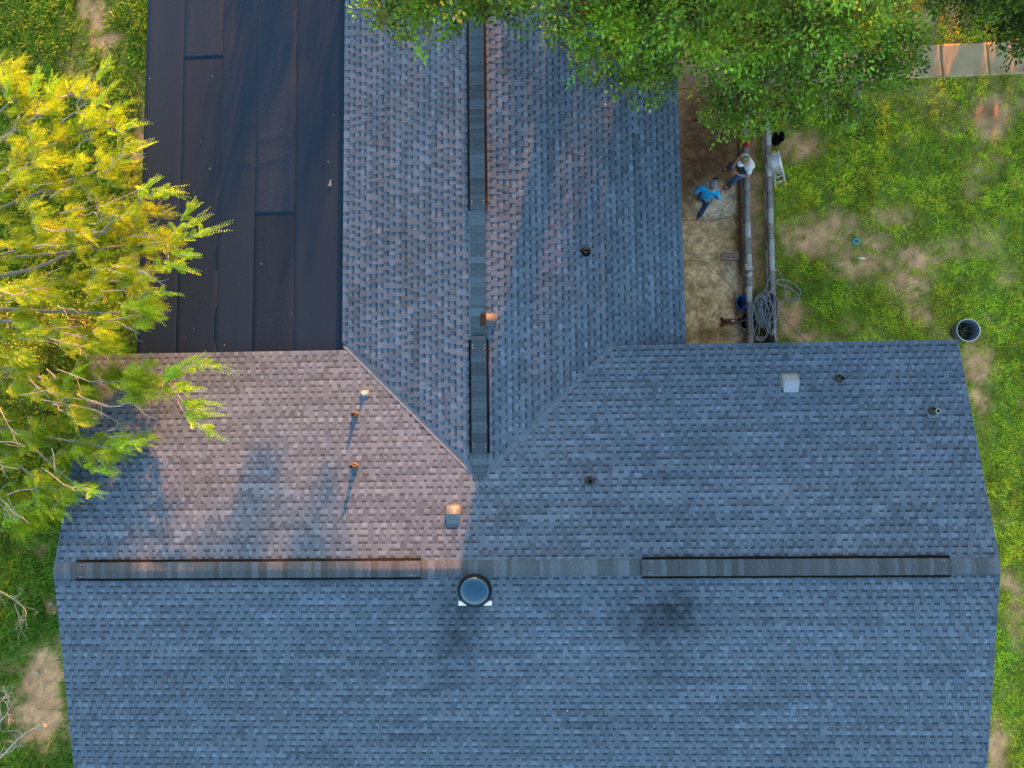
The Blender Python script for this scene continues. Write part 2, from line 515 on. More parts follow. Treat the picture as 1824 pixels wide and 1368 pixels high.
def vent(p0, p1, pit):
    p0 = np.array(p0, float); p1 = np.array(p1, float); L_ = np.linalg.norm(p1-p0); d = (p1-p0)/L_
    s = np.array([-d[1], d[0], 0])
    mb = MB(); hw = HWC+.048; t = .052; npts = 24
    V = []
    for k in range(npts):
        f = k/(npts-1); c = p0+d*L_*f+np.array([0, 0, .006*math.sin(f*9)])
        w = hw+.004*math.sin(f*23)
        for (yy, zz) in ((-w, -w*pit+.006), (-w, -w*pit+t), (0, t+.002), (w, -w*pit+t), (w, -w*pit+.006)):
            V.append(c+s*yy+np.array([0, 0, zz]))
    F = []
    for k in range(npts-1):
        for m in range(4): F.append([k*5+m, k*5+m+1, k*5+m+6, k*5+m+5])
    mb.add(np.array(V), [np.array(F), np.array([[0, 1, 2, 3, 4]]), np.array([[(npts-1)*5+m for m in (4, 3, 2, 1, 0)]])])
    o = mb.build('ridge_vent', M['black'], house)
    run_caps(p0+d*.0, p1-d*.0, pit, o, t-.012)
    for e_ in (p0+d*.16, p1-d*.16):            # bright nail heads at both ends
        nb = MB()
        for yy in (-.125, .125):
            for xx in (-.035, .035):
                c = e_+s*yy+d*xx; zz = c[2]+t+.026-abs(yy)*pit
                nb.lathe([(.009, zz-.004), (.009, zz), (.002, zz+.002)], 6, (c[0], c[1]))
        tag(nb.build('nail_heads', M['galv'], o), kind='stuff')
def rx_(px, z=ZR+.05): return at(px, 1012, z)[0]
def ry_(py, z=ZWR+.05): return at(851, py, z)[1]
a1, a2, b1, b2 = rx_(133), rx_(749), rx_(1145), rx_(1695)
run_caps((XE-.02, YR, ZR), (b2, YR, ZR), PIT, roof, 0)
vent((b2, YR, ZR), (b1, YR, ZR), PIT)
run_caps((b1, YR, ZR), (a2, YR, ZR), PIT, roof, 0)
vent((a2, YR, ZR), (a1, YR, ZR), PIT)
run_caps((a1, YR, ZR), (XW+.02, YR, ZR), PIT, roof, 0)
w1, w2, w3 = ry_(373), ry_(604), ry_(807)
vent((XR, w1, ZWR), (XR, YT-.5, ZWR), PW)
run_caps((XR, w2, ZWR), (XR, w1, ZWR), PW, roof, 0)
vent((XR, w3, ZWR), (XR, w2, ZWR), PW)
run_caps((XR, YA-.1, ZWR), (XR, w3, ZWR), PW, roof, 0)

# woven shingle strips along both valleys
for sgn, x0, x1 in ((-1, XL+.10, XR), (1, val_e(YN), XR)):
    mb = MB(); n_ = 60; V = []; C = []
    for k in range(n_+1):
        x = x0+(x1-x0)*k/n_; y = yval(x); z = main_z(y); w_ = .085+.012*math.sin(k*2.1)+random.uniform(-.006, .006)
        V += [(x+sgn*w_, y, z+.0225), (x, y, z+.013), (x, y+w_, z+.0225)]
        c_ = SH*random.uniform(1.0, 1.22)*np.array([1.05, 1.0, .96]); C += [c_]*3
    F = []
    for k in range(n_):
        F += [[3*k, 3*k+1, 3*k+4, 3*k+3], [3*k+1, 3*k+2, 3*k+5, 3*k+4]]
    mb.add(np.array(V), np.array(F), np.array(C)); mb.build('valley_strip', M['shingle'], roof)

# fascias, walls -----------------------------------------------------------
fb = MB()
fb.box((XW+.02, YN-.03, ZN-.22), (XE-.02, YN-.012, ZN-.006)); fb.build('fascia', M['fascia'], house)
fb = MB(); fb.box((XW+.02, YS+.012, ZS-.22), (XE-.02, YS+.03, ZS-.006)); fb.build('fascia', M['fascia'], house)
fb = MB(); fb.box((XRE-.03, YN-.3, ZRE-.2), (XRE-.012, YT, ZRE-.006)); fb.build('fascia', M['fascia'], house)
for xx in (XW+.012, XE-.03):
    for (ya, za, yb, zb) in ((YS, ZS, YR, ZR), (YR, ZR, YN, ZN)):
        mb = MB(); ya_, yb_ = ya+.03*(ya == YS), yb-.03*(yb == YN)
        V = [(xx+dx, y, z+dz) for dx in (0, .018) for (y, z, dz) in ((ya_, za, -.24), (yb_, zb, -.24), (yb_, zb, -.01), (ya_, za, -.01))]
        mb.add(V, np.array([[0, 3, 2, 1], [4, 5, 6, 7], [0, 1, 5, 4], [1, 2, 6, 5], [2, 3, 7, 6], [3, 0, 4, 7]]))
        mb.build('rake_board', M['fascia'], house)
wl = MB(); I = .42
prism(wl, [(XW+I, YS+I, ZS-.13), (XE-I, YS+I, ZS-.13), (XE-I, YN-I, ZN-.13), (XW+I, YN-I, ZN-.13)], ZS+.2)
wl.build('wall', M['wall'], house)
for xx in (XW+I+.003, XE-I-.003):
    g = MB(); V = [(xx+dx, y, z) for dx in (-.05, .05) for (y, z) in ((YS+I+.01, ZS-.14), (YN-I-.01, ZN-.14), (YR, ZR-.16))]
    g.add(V, [np.array([[0, 1, 2], [5, 4, 3]]), np.array([[0, 3, 4, 1], [1, 4, 5, 2], [2, 5, 3, 0]])]); g.build('gable_wall', M['wall'], house)
wl = MB(); prism(wl, [(XL+I, YN-.5, ZL-.15), (XRE-I, YN-.5, ZRE-.13), (XRE-I, YT-I, ZRE-.13), (XL+I, YT-I, ZL-.15)], ZRE+.2); wl.build('wall', M['wall'], house)

# flat felt roof ------------------------------------------------------------
ZF = ZL-.10
def mat_felt():
    m, N, L, B = new_mat('roofing_felt')
    tc = N.new('ShaderNodeTexCoord'); mp = N.new('ShaderNodeMapping'); mp.inputs['Scale'].default_value = (2.6, .12, 1)
    L.new(tc.outputs['Object'], mp.inputs['Vector'])
    n1 = N.new('ShaderNodeTexNoise'); n1.inputs['Scale'].default_value = 1.0; n1.inputs['Detail'].default_value = 5
    L.new(mp.outputs[0], n1.inputs['Vector'])
    n2 = N.new('ShaderNodeTexNoise'); n2.inputs['Scale'].default_value = 55; n2.inputs['Detail'].default_value = 3
    L.new(tc.outputs['Object'], n2.inputs['Vector'])
    r1 = N.new('ShaderNodeValToRGB'); e = r1.color_ramp.elements
    e[0].position = .25; e[0].color = (.0064, .0205, .042, 1); e[1].position = .85; e[1].color = (.0120, .0265, .046, 1)
    L.new(n1.outputs['Fac'], r1.inputs['Fac'])
    oi = N.new('ShaderNodeObjectInfo')
    mo = N.new('ShaderNodeMapRange'); mo.inputs[3].default_value = .82; mo.inputs[4].default_value = 1.18; L.new(oi.outputs['Random'], mo.inputs[0])
    mr = N.new('ShaderNodeMapRange'); mr.inputs[1].default_value = .25; mr.inputs[2].default_value = .75; mr.inputs[3].default_value = .4; mr.inputs[4].default_value = 1.6
    L.new(n2.outputs['Fac'], mr.inputs[0])
    mu = N.new('ShaderNodeMath'); mu.operation = 'MULTIPLY'; L.new(mr.outputs[0], mu.inputs[0]); L.new(mo.outputs[0], mu.inputs[1])
    mx = N.new('ShaderNodeVectorMath'); mx.operation = 'SCALE'; L.new(r1.outputs[0], mx.inputs[0]); L.new(mu.outputs[0], mx.inputs['Scale'])
    L.new(mx.outputs[0], B.inputs['Base Color']); B.inputs['Roughness'].default_value = .9; B.inputs['Specular IOR Level'].default_value = .2
    bp = N.new('ShaderNodeBump'); bp.inputs['Strength'].default_value = .5; bp.inputs['Distance'].default_value = .004
    L.new(n2.outputs['Fac'], bp.inputs['Height']); L.new(bp.outputs[0], B.inputs['Normal'])
    return m
M['felt'] = mat_felt()
XF = at(256, 320, ZF)[0]
fr = MB(); fr.box((XF, YN-.6, ZF-.16), (XL+.5, YT, ZF-.004))
froof = fr.build('flat_roof', M['deck'], house)
fr = MB(); fr.box((XF+.4, YN-.5, -.2), (XL+.3, YT-.4, ZF-.17)); fr.build('wall', M['wall'], house)
fr = MB(); fr.box((XF-.018, YN+.0, ZF-.2), (XF-.002, YT, ZF+.004)); fr.build('fascia', M['fascia'], house)
seams = [XF-.03]+[at(p, 320, ZF)[0] for p in (326, 392, 459, 526)]+[XL+.35]
laps = {1: at(360, 105, ZF)[1], 3: at(490, 383, ZF)[1], 2: at(430, 290, ZF)[1]+20, 0: 99, 4: 99}
for k in range(5):
    x0, x1 = seams[k]-(.06 if k else 0), seams[k+1]
    cuts = [YN-.55]+([laps[k]] if laps[k] < 14 else [])+[YT]
    for c in range(len(cuts)-1):
        y0, y1 = cuts[c]-(.0), cuts[c+1]+(.12 if c+2 < len(cuts) else 0)
        xs = np.linspace(x0, x1, 9); ys = np.arange(y0, y1+.01, .09)
        X, Y = np.meshgrid(xs, ys)
        Z = ZF+.006+.010*(len(cuts)-1-c if len(cuts) > 2 and c == 0 else 0)*0+.0020*(k % 2)+.0012*c+.006*fbm(X*1.5+k*7, Y*1.1, 3)
        if len(cuts) > 2 and c == 1: Z = Z+.001*np.exp(-((Y-cuts[1])/.12)**2)
        for (wx, wy) in ((430, 290), (470, 245), (440, 215), (480, 285)):     # wrinkles near the seams
            w = at(wx, wy, ZF)
            Z = Z+.012*np.exp(-((X-w[0]-.1)/.3)**2-((Y-w[1]-.06*np.sin(X*5))/.05)**2)*(1 if x0 < w[0] < x1 else 0)
        ny_, nx_ = X.shape; i2, j2 = np.meshgrid(np.arange(nx_-1), np.arange(ny_-1)); kk = (j2*nx_+i2).ravel()
        F = np.stack([kk, kk+1, kk+nx_+1, kk+nx_], 1)
        V = np.stack([X.ravel(), Y.ravel(), Z.ravel()], 1)
        # turned-down edges
        nv = len(V); el = np.arange(ny_)*nx_; er = el+nx_-1; es = np.arange(nx_)
        V = np.concatenate([V, V[el]-[0, 0, .004], V[er]-[0, 0, .004], V[es]-[0, 0, .003]])
        a = np.arange(ny_-1)
        F2 = np.stack([el[:-1], el[1:], nv+a+1, nv+a], 1); F3 = np.stack([er[:-1], nv+ny_+a, nv+ny_+a+1, er[1:]], 1)
        b = np.arange(nx_-1); F4 = np.stack([es[:-1], nv+2*ny_+b, nv+2*ny_+b+1, es[1:]], 1)
        obj('felt_sheet', mesh_np('felt_sheet', V, np.concatenate([F, F2, F3, F4])), M['felt'], froof)
# ------------------------------------------------------------------ things fixed to the roof
def on_slope(px, py, kind):
    """roof point, slope matrix (x across, y upslope, z normal)"""
    z = ZR
    for _ in range(8):
        p = at(px, py, z)
        z = main_z(p[1]) if kind in 'ns' else ZWR-abs(p[0]-XR)*PW
    if kind == 'n': v = Vector((0, -1, PIT))
    elif kind == 's': v = Vector((0, 1, PIT))
    elif kind == 'e': v = Vector((-1, 0, PW))
    else: v = Vector((1, 0, PW))
    v.normalize(); nrm = Vector((0, 0, 1)); u = v.cross(Vector((0, 0, 1))).normalized(); nrm = u.cross(v)
    Mx = Matrix((u, v, nrm)).transposed().to_4x4(); Mx.translation = Vector(p)
    return p, Mx

def pipe_vent(px, py, kind, h=.26, r=.042, plate='flash', collar='darkpipe', ring='darkpipe', plate_w=.15, lab=None, pm='darkpipe', bend=0):
    p, Mx = on_slope(px, py, kind)
    e = MB()
    mb = MB()                                           # upright pipe (hollow)
    top = h
    mb.lathe([(r, -.02), (r, top), (r-.010, top), (r-.010, .02)], 18, (p[0], p[1]), Matrix.Translation((0, 0, p[2])))
    o = mb.build('vent_pipe', M[pm], house, True)
    if lab: o['label'] = lab
    b = MB(); b.lathe([(r-.0101, top-.05), (.001, top-.05)], 16, (p[0], p[1]), Matrix.Translation((0, 0, p[2]))); b.build('pipe_bore', M['hole'], o)  # black disc stands in for the dark inside the pipe
    f = MB(); f.box((-plate_w*.75, -plate_w*.5, .019), (plate_w*.75, -plate_w*.5+plate_w*1.5, .023), Mx)
    if plate: 
        f.mesh
        f.build('flashing', M[plate], o)
    c = MB(); c.lathe([(r*2.2, .016), (r*2.15, .03), (r*1.75, .075), (r*1.3, .11), (r+.004, .125)], 22, (0, 0), Mx); c.build('collar', M[collar], o, True)
    g = MB(); g.lathe([(r+.001, top-.022), (r+.006, top-.022), (r+.006, top+.004), (r-.006, top+.004)], 18, (p[0], p[1]), Matrix.Translation((0, 0, p[2]))); g.build('rim', M[ring], o, True)
    return o
pipe_vent(649, 701, 'n', .14, .026, 'flash', 'white', 'white', .13, 'small white plastic vent pipe beside the left roof valley', 'white')
pipe_vent(633, 739, 'n', .26, .036, None, 'bronze', 'darkpipe', .14, 'bronze collared vent pipe above its twin on the sunlit slope', 'bronze')
pipe_vent(632, 831, 'n', .33, .040, None, 'bronze', 'darkpipe', .14, 'bronze collared vent pipe with the longest shadow on the sunlit slope', 'bronze')
pipe_vent(1050, 857, 'n', .24, .050, 'flash', 'darkpipe', 'darkpipe', .12)
pipe_vent(1494, 675, 'n', .22, .046, 'flash', 'darkpipe', 'darkpipe', .11)
pipe_vent(1660, 733, 'n', .26, .044, 'flash', 'darkpipe', 'galv', .15)
pipe_vent(1043, 449, 'e', .14, .050, 'flash', 'black', 'darkpipe', .10)

def hood_vent(px, py, kind, w, d, h, mt, mf, plate=True, dark=None, lab=None, split=.5):
    """square hood: flat top towards the eave, sloping back panel towards the ridge"""
    p, Mx = on_slope(px, py, kind)
    mb = MB(); w2 = w/2
    # profile along y (upslope): 0 .. d
    prof = [(0, .016), (d*.16, h*.8), (d*split, h*1.06), (d, h*.16), (d, .016)]
    V = [(-w2, y, z) for y, z in prof]+[(w2, y, z) for y, z in prof]
    V = np.array(V)@np.array(Mx)[:3, :3].T+np.array(Mx)[:3, 3]
    mb.add(V, [np.array([[0, 1, 6, 5], [1, 2, 7, 6], [3, 4, 9, 8]]), np.array([[4, 3, 2, 1, 0], [5, 6, 7, 8, 9]])])
    o = mb.build('hood_vent', M[mt], house)
    if lab: o['label'] = lab
    b = MB(); V2 = np.array([(-w2, prof[2][0], prof[2][1]), (w2, prof[2][0], prof[2][1]), (w2, d, h*.16), (-w2, d, h*.16)])+np.array([0, 0, .003])
    V2 = V2@np.array(Mx)[:3, :3].T+np.array(Mx)[:3, 3]
    b.add(V2, np.array([[0, 1, 2, 3]])); b.build('back_panel', M[mf], o)
    l = MB()
    l.box((-w2-.010, -.014, .016), (w2+.010, .004, .024), Mx)
    l.build('lip', M[mt], o)
    if plate:
        f = MB(); f.box((-w2-.06, -.05, .019), (w2+.06, d*.75, .022), Mx); f.build('flashing', M['flash'], o)
    return o
hood_vent(808, 900, 'n', .29, .40, .10, 'flash', 'flash', False, lab='square grey hood vent at the edge of the sunlit patch')
hood_vent(1405, 668, 'n', .31, .40, .15, 'flash2', 'flash2', True, lab='square grey hood vent with a wide flashing plate')
hood_vent(883, 571, 'e', .27, .36, .10, 'flash3', 'rust', False, lab='square hood vent with a dark opening beside the wing ridge', split=.62)

# tubular skylight -----------------------------------------------------
p, Mx = on_slope(846, 1050, 's')
mb = MB(); mb.lathe([(.350, .016), (.350, .06), (.340, .095), (.322, .105), (.300, .10)], 40, (0, 0), Mx)
M['ring'] = mat_plain('skylight_ring', (.006, .006, .007), .6, 0, var=.1, spec=.15)
M['dome'] = mat_plain('skylight_dome', (.010, .06, .12), .10, 0, var=.05, coat=.0, spec=.5)
sk = mb.build('skylight', M['ring'], house, True); sk['label'] = 'round skylight dome in a black ring just below the main ridge'
mb = MB(); mb.lathe([(.312, .098)]+[(.306*math.cos(a), .10+.12*math.sin(a)) for a in np.linspace(0, 1.5, 12)]+[(.0005, .2202)], 40, (0, 0), Mx); mb.build('dome', M['dome'], sk, True)
for sx in (-1, 1):
    mb = MB(); x0, x1 = sorted((sx*.18, sx*.345)); mb.box((x0, -.335, .019), (x1, -.235, .025), Mx); mb.build('flashing_corner', M['white'], sk)
    nb = MB(); nb.lathe([(.008, .026), (.007, .030), (.001, .031)], 8, (sx*.29, -.30), Mx); nb.build('screw', M['galv'], sk)
# small litter on the roof
for (px, py, kd, s_) in ((1078, 187, 'e', .03), (222+0, 1060, 's', .02), (1010, 1265, 's', .02), (927, 1229, 's', .02)):
    pp, Mq = on_slope(px, py, kd); mb = MB()
    mb.add(np.array([(-s_, 0, .024), (0, -s_*.5, .03), (s_, 0, .025), (0, s_*.5, .032)])@np.array(Mq)[:3, :3].T+np.array(Mq)[:3, 3], [np.array([[0, 1, 2, 3]])])
    tag(mb.build('fallen_leaf', M['white'], None), 'tiny pale fallen leaf lying on the shingles', 'leaf', 'tiny pale specks on the shingles')
pp = at(588, 325, ZF+.02); mb = MB()
mb.add(np.array([(pp[0]+x, pp[1]+y, ZF+.020+z*.4) for x, y, z in ((-.05, -.08, 0), (.03, -.09, .01), (.025, .09, .012), (-.01, .04, 0))]), np.array([[0, 1, 2, 3]]))
M['scrap'] = mat_plain('paper_scrap', (.16, .17, .18), .8)
tag(mb.build('felt_scrap', M['scrap'], None), 'small torn grey scrap lying on the black flat roof', 'scrap')

M['yleaf'] = mat_plain('yellow_leaf', (.45, .38, .10), .7)
rl = random.Random(12)
for (px, py) in ((379, 136), (267, 140), (357, 252), (593, 205), (374, 300), (400, 615), (300, 540), (345, 585), (330, 600), (520, 560), (465, 470), (585, 288)):
    q = at(px, py, ZF+.03); mb = MB(); s_ = rl.uniform(.012, .026); a_ = rl.uniform(0, 6.28); cx, sy = math.cos(a_)*s_, math.sin(a_)*s_
    mb.add(np.array([(q[0]-cx, q[1]-sy, ZF+.026), (q[0]+sy*.5, q[1]-cx*.5, ZF+.034), (q[0]+cx, q[1]+sy, ZF+.028), (q[0]-sy*.5, q[1]+cx*.5, ZF+.036)]), np.array([[0, 1, 2, 3]]))
    tag(mb.build('fallen_leaf', M['yleaf'], None), 'tiny yellowish fallen leaf lying on the black flat roof', 'leaf', 'tiny fallen leaves on the flat roof')

# ------------------------------------------------------------------ patio, walls, sidewalk
def mat_patio():
    m, N, L, B = new_mat('stained_concrete')
    tc = N.new('ShaderNodeTexCoord')
    def nz(s, d=6, r=.6):
        n = N.new('ShaderNodeTexNoise'); n.inputs['Scale'].default_value = s; n.inputs['Detail'].default_value = d; n.inputs['Roughness'].default_value = r
        L.new(tc.outputs['Object'], n.inputs['Vector']); return n.outputs['Fac']
    def ramp(f, a, ca, b, cb):
        r = N.new('ShaderNodeValToRGB'); e = r.color_ramp.elements; e[0].position = a; e[0].color = (*ca, 1); e[1].position = b; e[1].color = (*cb, 1)
        L.new(f, r.inputs['Fac']); return r.outputs['Color']
    at_ = N.new('ShaderNodeVertexColor'); at_.layer_name = 'Col'
    moss = ramp(nz(10.0, 8, .7), .32, (.55, .50, .44), .70, (1.42, 1.40, 1.36))
    spk = ramp(nz(48, 4, .75), .3, (.5, .5, .5), .7, (1.55, 1.55, 1.55))
    def mul(a, b):
        v = N.new('ShaderNodeVectorMath'); v.operation = 'MULTIPLY'; L.new(a, v.inputs[0]); L.new(b, v.inputs[1]); return v.outputs[0]
    c = mul(mul(at_.outputs['Color'], moss), spk)
    L.new(c, B.inputs['Base Color']); B.inputs['Roughness'].default_value = .9; B.inputs['Specular IOR Level'].default_value = .2
    bp = N.new('ShaderNodeBump'); bp.inputs['Strength'].default_value = .4; bp.inputs['Distance'].default_value = .01
    L.new(nz(30, 5), bp.inputs['Height']); L.new(bp.outputs[0], B.inputs['Normal'])
    return m
M['patio'] = mat_patio()
PZ = .03
patio = empty('patio', tuple(at(1270, 380, 0))); tag(patio, kind='structure')
po = np.array(patio.location)
def slab(poly_px, name='slab', z=PZ, th=.12, grid=.08, colf=None, parent=patio, mat='patio', shrink=.003):
    """concrete piece with a gridded top so stains can follow their place"""
    P = np.array([at(x, y, z)[:2] for x, y in poly_px]); c = P.mean(0)
    P = c+(P-c)*(1-shrink/np.linalg.norm(P-c, axis=1)[:, None])
    org = np.array(parent.location)
    mb = MB(); n = len(P)
    # subdivided fan of the polygon, good enough for vertex colours
    nr = max(3, int(np.linalg.norm(P-c, axis=1).max()/grid))
    edge = []
    for i in range(n):
        a, b = P[i], P[(i+1) % n]; k = max(1, int(np.linalg.norm(b-a)/grid))
        for t in range(k): edge.append(a+(b-a)*t/k)
    edge = np.array(edge); m = len(edge)
    rings = [c+(edge-c)*(r/nr) for r in range(1, nr+1)]
    V2 = np.concatenate(rings); V = np.concatenate([V2, c[None]])
    Z = np.full(len(V), z)
    V3 = np.concatenate([V, Z[:, None]], 1)
    i = np.arange(m); j = (i+1) % m
    Q = np.concatenate([np.stack([k*m+i, (k+1)*m+i, (k+1)*m+j, k*m+j], 1) for k in range(nr-1)]) if nr > 1 else np.zeros((0, 4), int)
    T = np.stack([np.full(m, len(V)-1), i, j], 1)
    low = np.concatenate([edge, np.full((m, 1), z-th)], 1)
    nv = len(V3); top0 = (nr-1)*m
    V3 = np.concatenate([V3, low]); S = np.stack([top0+i, nv+i, nv+j, top0+j], 1)
    cc = colf(V3) if colf else np.full((len(V3), 3), .3)
    me = mesh_np(name, V3-org, [np.concatenate([Q, S]), T], cc)
    return obj(name, me, M[mat], parent)
def patio_col(V):
    q = proj(V); x, y = q[:, 0], q[:, 1]
    n = fbm(V[:, 0]*2.5, V[:, 1]*2.5, 4)[:, None]; n2 = fbm(V[:, 0]*5+9, V[:, 1]*5, 3)[:, None]
    dark = np.array([.135, .085, .050]); tan = np.array([.50, .37, .22]); pale = np.array([.66, .58, .45]); moss = np.array([.33, .23, .10])
    c = moss*(1-n)+tan*n
    def blob(cx, cy, rx, ry): return np.clip(1.5*np.exp(-((x-cx)/rx)**2-((y-cy)/ry)**2)[:, None]*(.4+1.2*n2), 0, 1)
    for (cx, cy, rx, ry, k) in ((1255, 240, 55, 110, dark), (1235, 310, 26, 60, dark), (1290, 360, 34, 26, pale*.85), (1268, 372, 30, 20, pale*.8), (1240, 425, 26, 30, tan), (1305, 500, 14, 36, pale), (1290, 545, 20, 40, tan*1.2),
                                (1265, 480, 16, 30, tan*1.15), (1318, 430, 10, 60, moss*.7), (1235, 560, 18, 40, tan), (1312, 590, 12, 18, pale), (1270, 595, 40, 12, moss*.8), (1318, 350, 6, 160, dark*.8)):
        w = blob(cx, cy, rx, ry); c = c*(1-w)+k*w
    return c*np.array([1.60, 1.52, 1.42])*(.40+1.2*n2)
slab([(1190, 158), (1322, 150), (1327, 380), (1290, 388), (1265, 392), (1190, 392.3)], colf=patio_col)
slab([(1190, 393), (1265, 393), (1290, 389), (1305, 385), (1318, 402), (1329, 420), (1331, 545), (1312, 520), (1290, 496), (1262, 468.6), (1240, 462.8), (1190, 470.6)], colf=patio_col)
slab([(1190, 471.2), (1240, 463.6), (1261.6, 469.4), (1289.5, 497.4), (1311.5, 521.4), (1332, 548), (1334, 640), (1190, 640)], colf=patio_col)
slab([(1307, 384), (1327, 381), (1329, 418), (1319, 400)], colf=patio_col)

M['block'] = mat_plain('weathered_block', (.27, .255, .235), .95, var=.35, scale=22, bump=.7)
M['block2'] = mat_plain('pale_block', (.46, .45, .43), .95, var=.2, scale=22, bump=.5)
def block_wall(name, label, px0, px1, zt, width, blk, jig=.006, mats=('block',), skip=()):
    a = at(*px0, zt); b = at(*px1, zt); L_ = np.linalg.norm(b-a); d = (b-a)/L_; rz = math.atan2(d[1], d[0])
    w = empty(name, (a[0], a[1], 0), rz); tag(w, label, 'wall')
    nb = int(L_/blk); bl = L_/nb
    rows = max(1, int(round(zt/.2))); hh = zt/rows
    for r_ in range(rows):
        for k in range(-1 if r_ % 2 else 0, nb):
            s0 = k*bl+(bl/2 if r_ % 2 else 0); s1 = s0+bl
            s0 = max(0, s0); s1 = min(L_, s1)
            if s1-s0 < .04: continue
            top = r_ == rows-1
            if top and k in skip: continue
            mb = MB(); jx = random.gauss(0, jig) if top else 0
            z0, z1 = r_*hh+.002-(.06 if r_ == 0 else 0), (r_+1)*hh-.004+(random.gauss(0, .004) if top else 0)
            ch = .006
            V = np.array([(x, y, z) for z, q in ((z0, 0), (z1-ch, 0), (z1, ch)) for x, y in ((s0+.004+q, -width/2+jx+q), (s1-.004-q, -width/2+jx+q), (s1-.004-q, width/2+jx-q), (s0+.004+q, width/2+jx-q))])
            V[8:, 2] += np.random.default_rng(k+50*r_).normal(0, .003, 4)
            F = [[0, 3, 2, 1], [8, 9, 10, 11]]
            for l in (0, 4):
                for m in range(4): F.append([l+m, l+(m+1) % 4, l+4+(m+1) % 4, l+4+m])
            mb.add(V, np.array(F)); mb.build('block', M[random.choice(mats)], w)
    return w
block_wall('retaining_wall', 'low block wall the seated man sits on, at the patio edge', (1328, 185), (1339, 640), .5, .125, .40, .008, ('block', 'block', 'block2'))
block_wall('retaining_wall', 'straight low block wall nearer the lawn, beside the ladder', (1368, 190), (1381, 640), .42, .115, .40, .004, ('block', 'block2', 'block2'))

def loose_block(px, py, z, l, w, h, rz, mat, label, tilt=0, cat='block'):
    c = at(px, py, z+h); mb = MB(); ch = .01
    V = np.array([(x, y, zz) for zz, q in ((0, ch), (ch, 0), (h-ch, 0), (h, ch)) for x, y in ((-l/2+q, -w/2+q), (l/2-q, -w/2+q), (l/2-q, w/2-q), (-l/2+q, w/2-q))])
    V += np.random.default_rng(int(px)).normal(0, .005, V.shape)
    F = [[0, 3, 2, 1], [12, 13, 14, 15]]
    for l_ in (0, 4, 8):
        for m in range(4): F.append([l_+m, l_+(m+1) % 4, l_+4+(m+1) % 4, l_+4+m])
    mb.add(V, np.array(F)); o = mb.build('concrete_block', M[mat], None, loc=(c[0], c[1], z)); o.rotation_euler = (tilt, 0, rz)
    return tag(o, label, cat)
loose_block(1334, 475, .495, .17, .17, .08, .15, 'block2', 'loose pale square block sitting askew on top of the patio wall')
loose_block(1335, 489, .495, .14, .11, .05, .9, 'block2', 'broken pale chunk on the patio wall, just below the square block', .1, 'rubble')
loose_block(1334, 503, .495, .12, .12, .04, .4, 'block', 'broken grey chunk on the patio wall, farthest from the seated man', .05, 'rubble')
loose_block(1357, 603, .02, .36, .10, .16, .03, 'block2', 'long pale block lying between the two walls by the eave')

# sidewalk
sw = empty('sidewalk', tuple(at(1700, 105, 0))); tag(sw, kind='structure')
M['walk'] = mat_attr('walk_concrete', .9, .14, 30.0, spec=.2, bump=.3)
def walk_col(V):
    n = fbm(V[:, 0]*3, V[:, 1]*3, 4)[:, None]; n2 = fbm(V[:, 0]*1.6+40, V[:, 1]*1.6, 3)
    q = proj(V)
    c = np.array([.47, .365, .215])*(.85+.3*n)
    w = np.clip((n2-.56)*4, 0, .6)[:, None]*np.clip((q[:, 1:2]-(110-(q[:, 0:1]-1650)*.03))/25, .1, 1)
    return c*(1-w)+np.array([.26, .135, .06])*w
def yb_(x): return 157-(x-1208)*.0425
jx_ = [1130, 1263, 1345, 1428, 1511, 1594, 1679, 1762, 1846, 1930, 2015]
for a_, b_ in zip(jx_[:-1], jx_[1:]):
    ta, tb = yb_(a_)-58, yb_(b_)-58
    lean = 5
    slab([(a_-lean+1, ta), (b_-lean-1, tb), (b_-1, yb_(b_)), (a_+1, yb_(a_))], z=.035, colf=walk_col, parent=sw, mat='walk', shrink=.004)

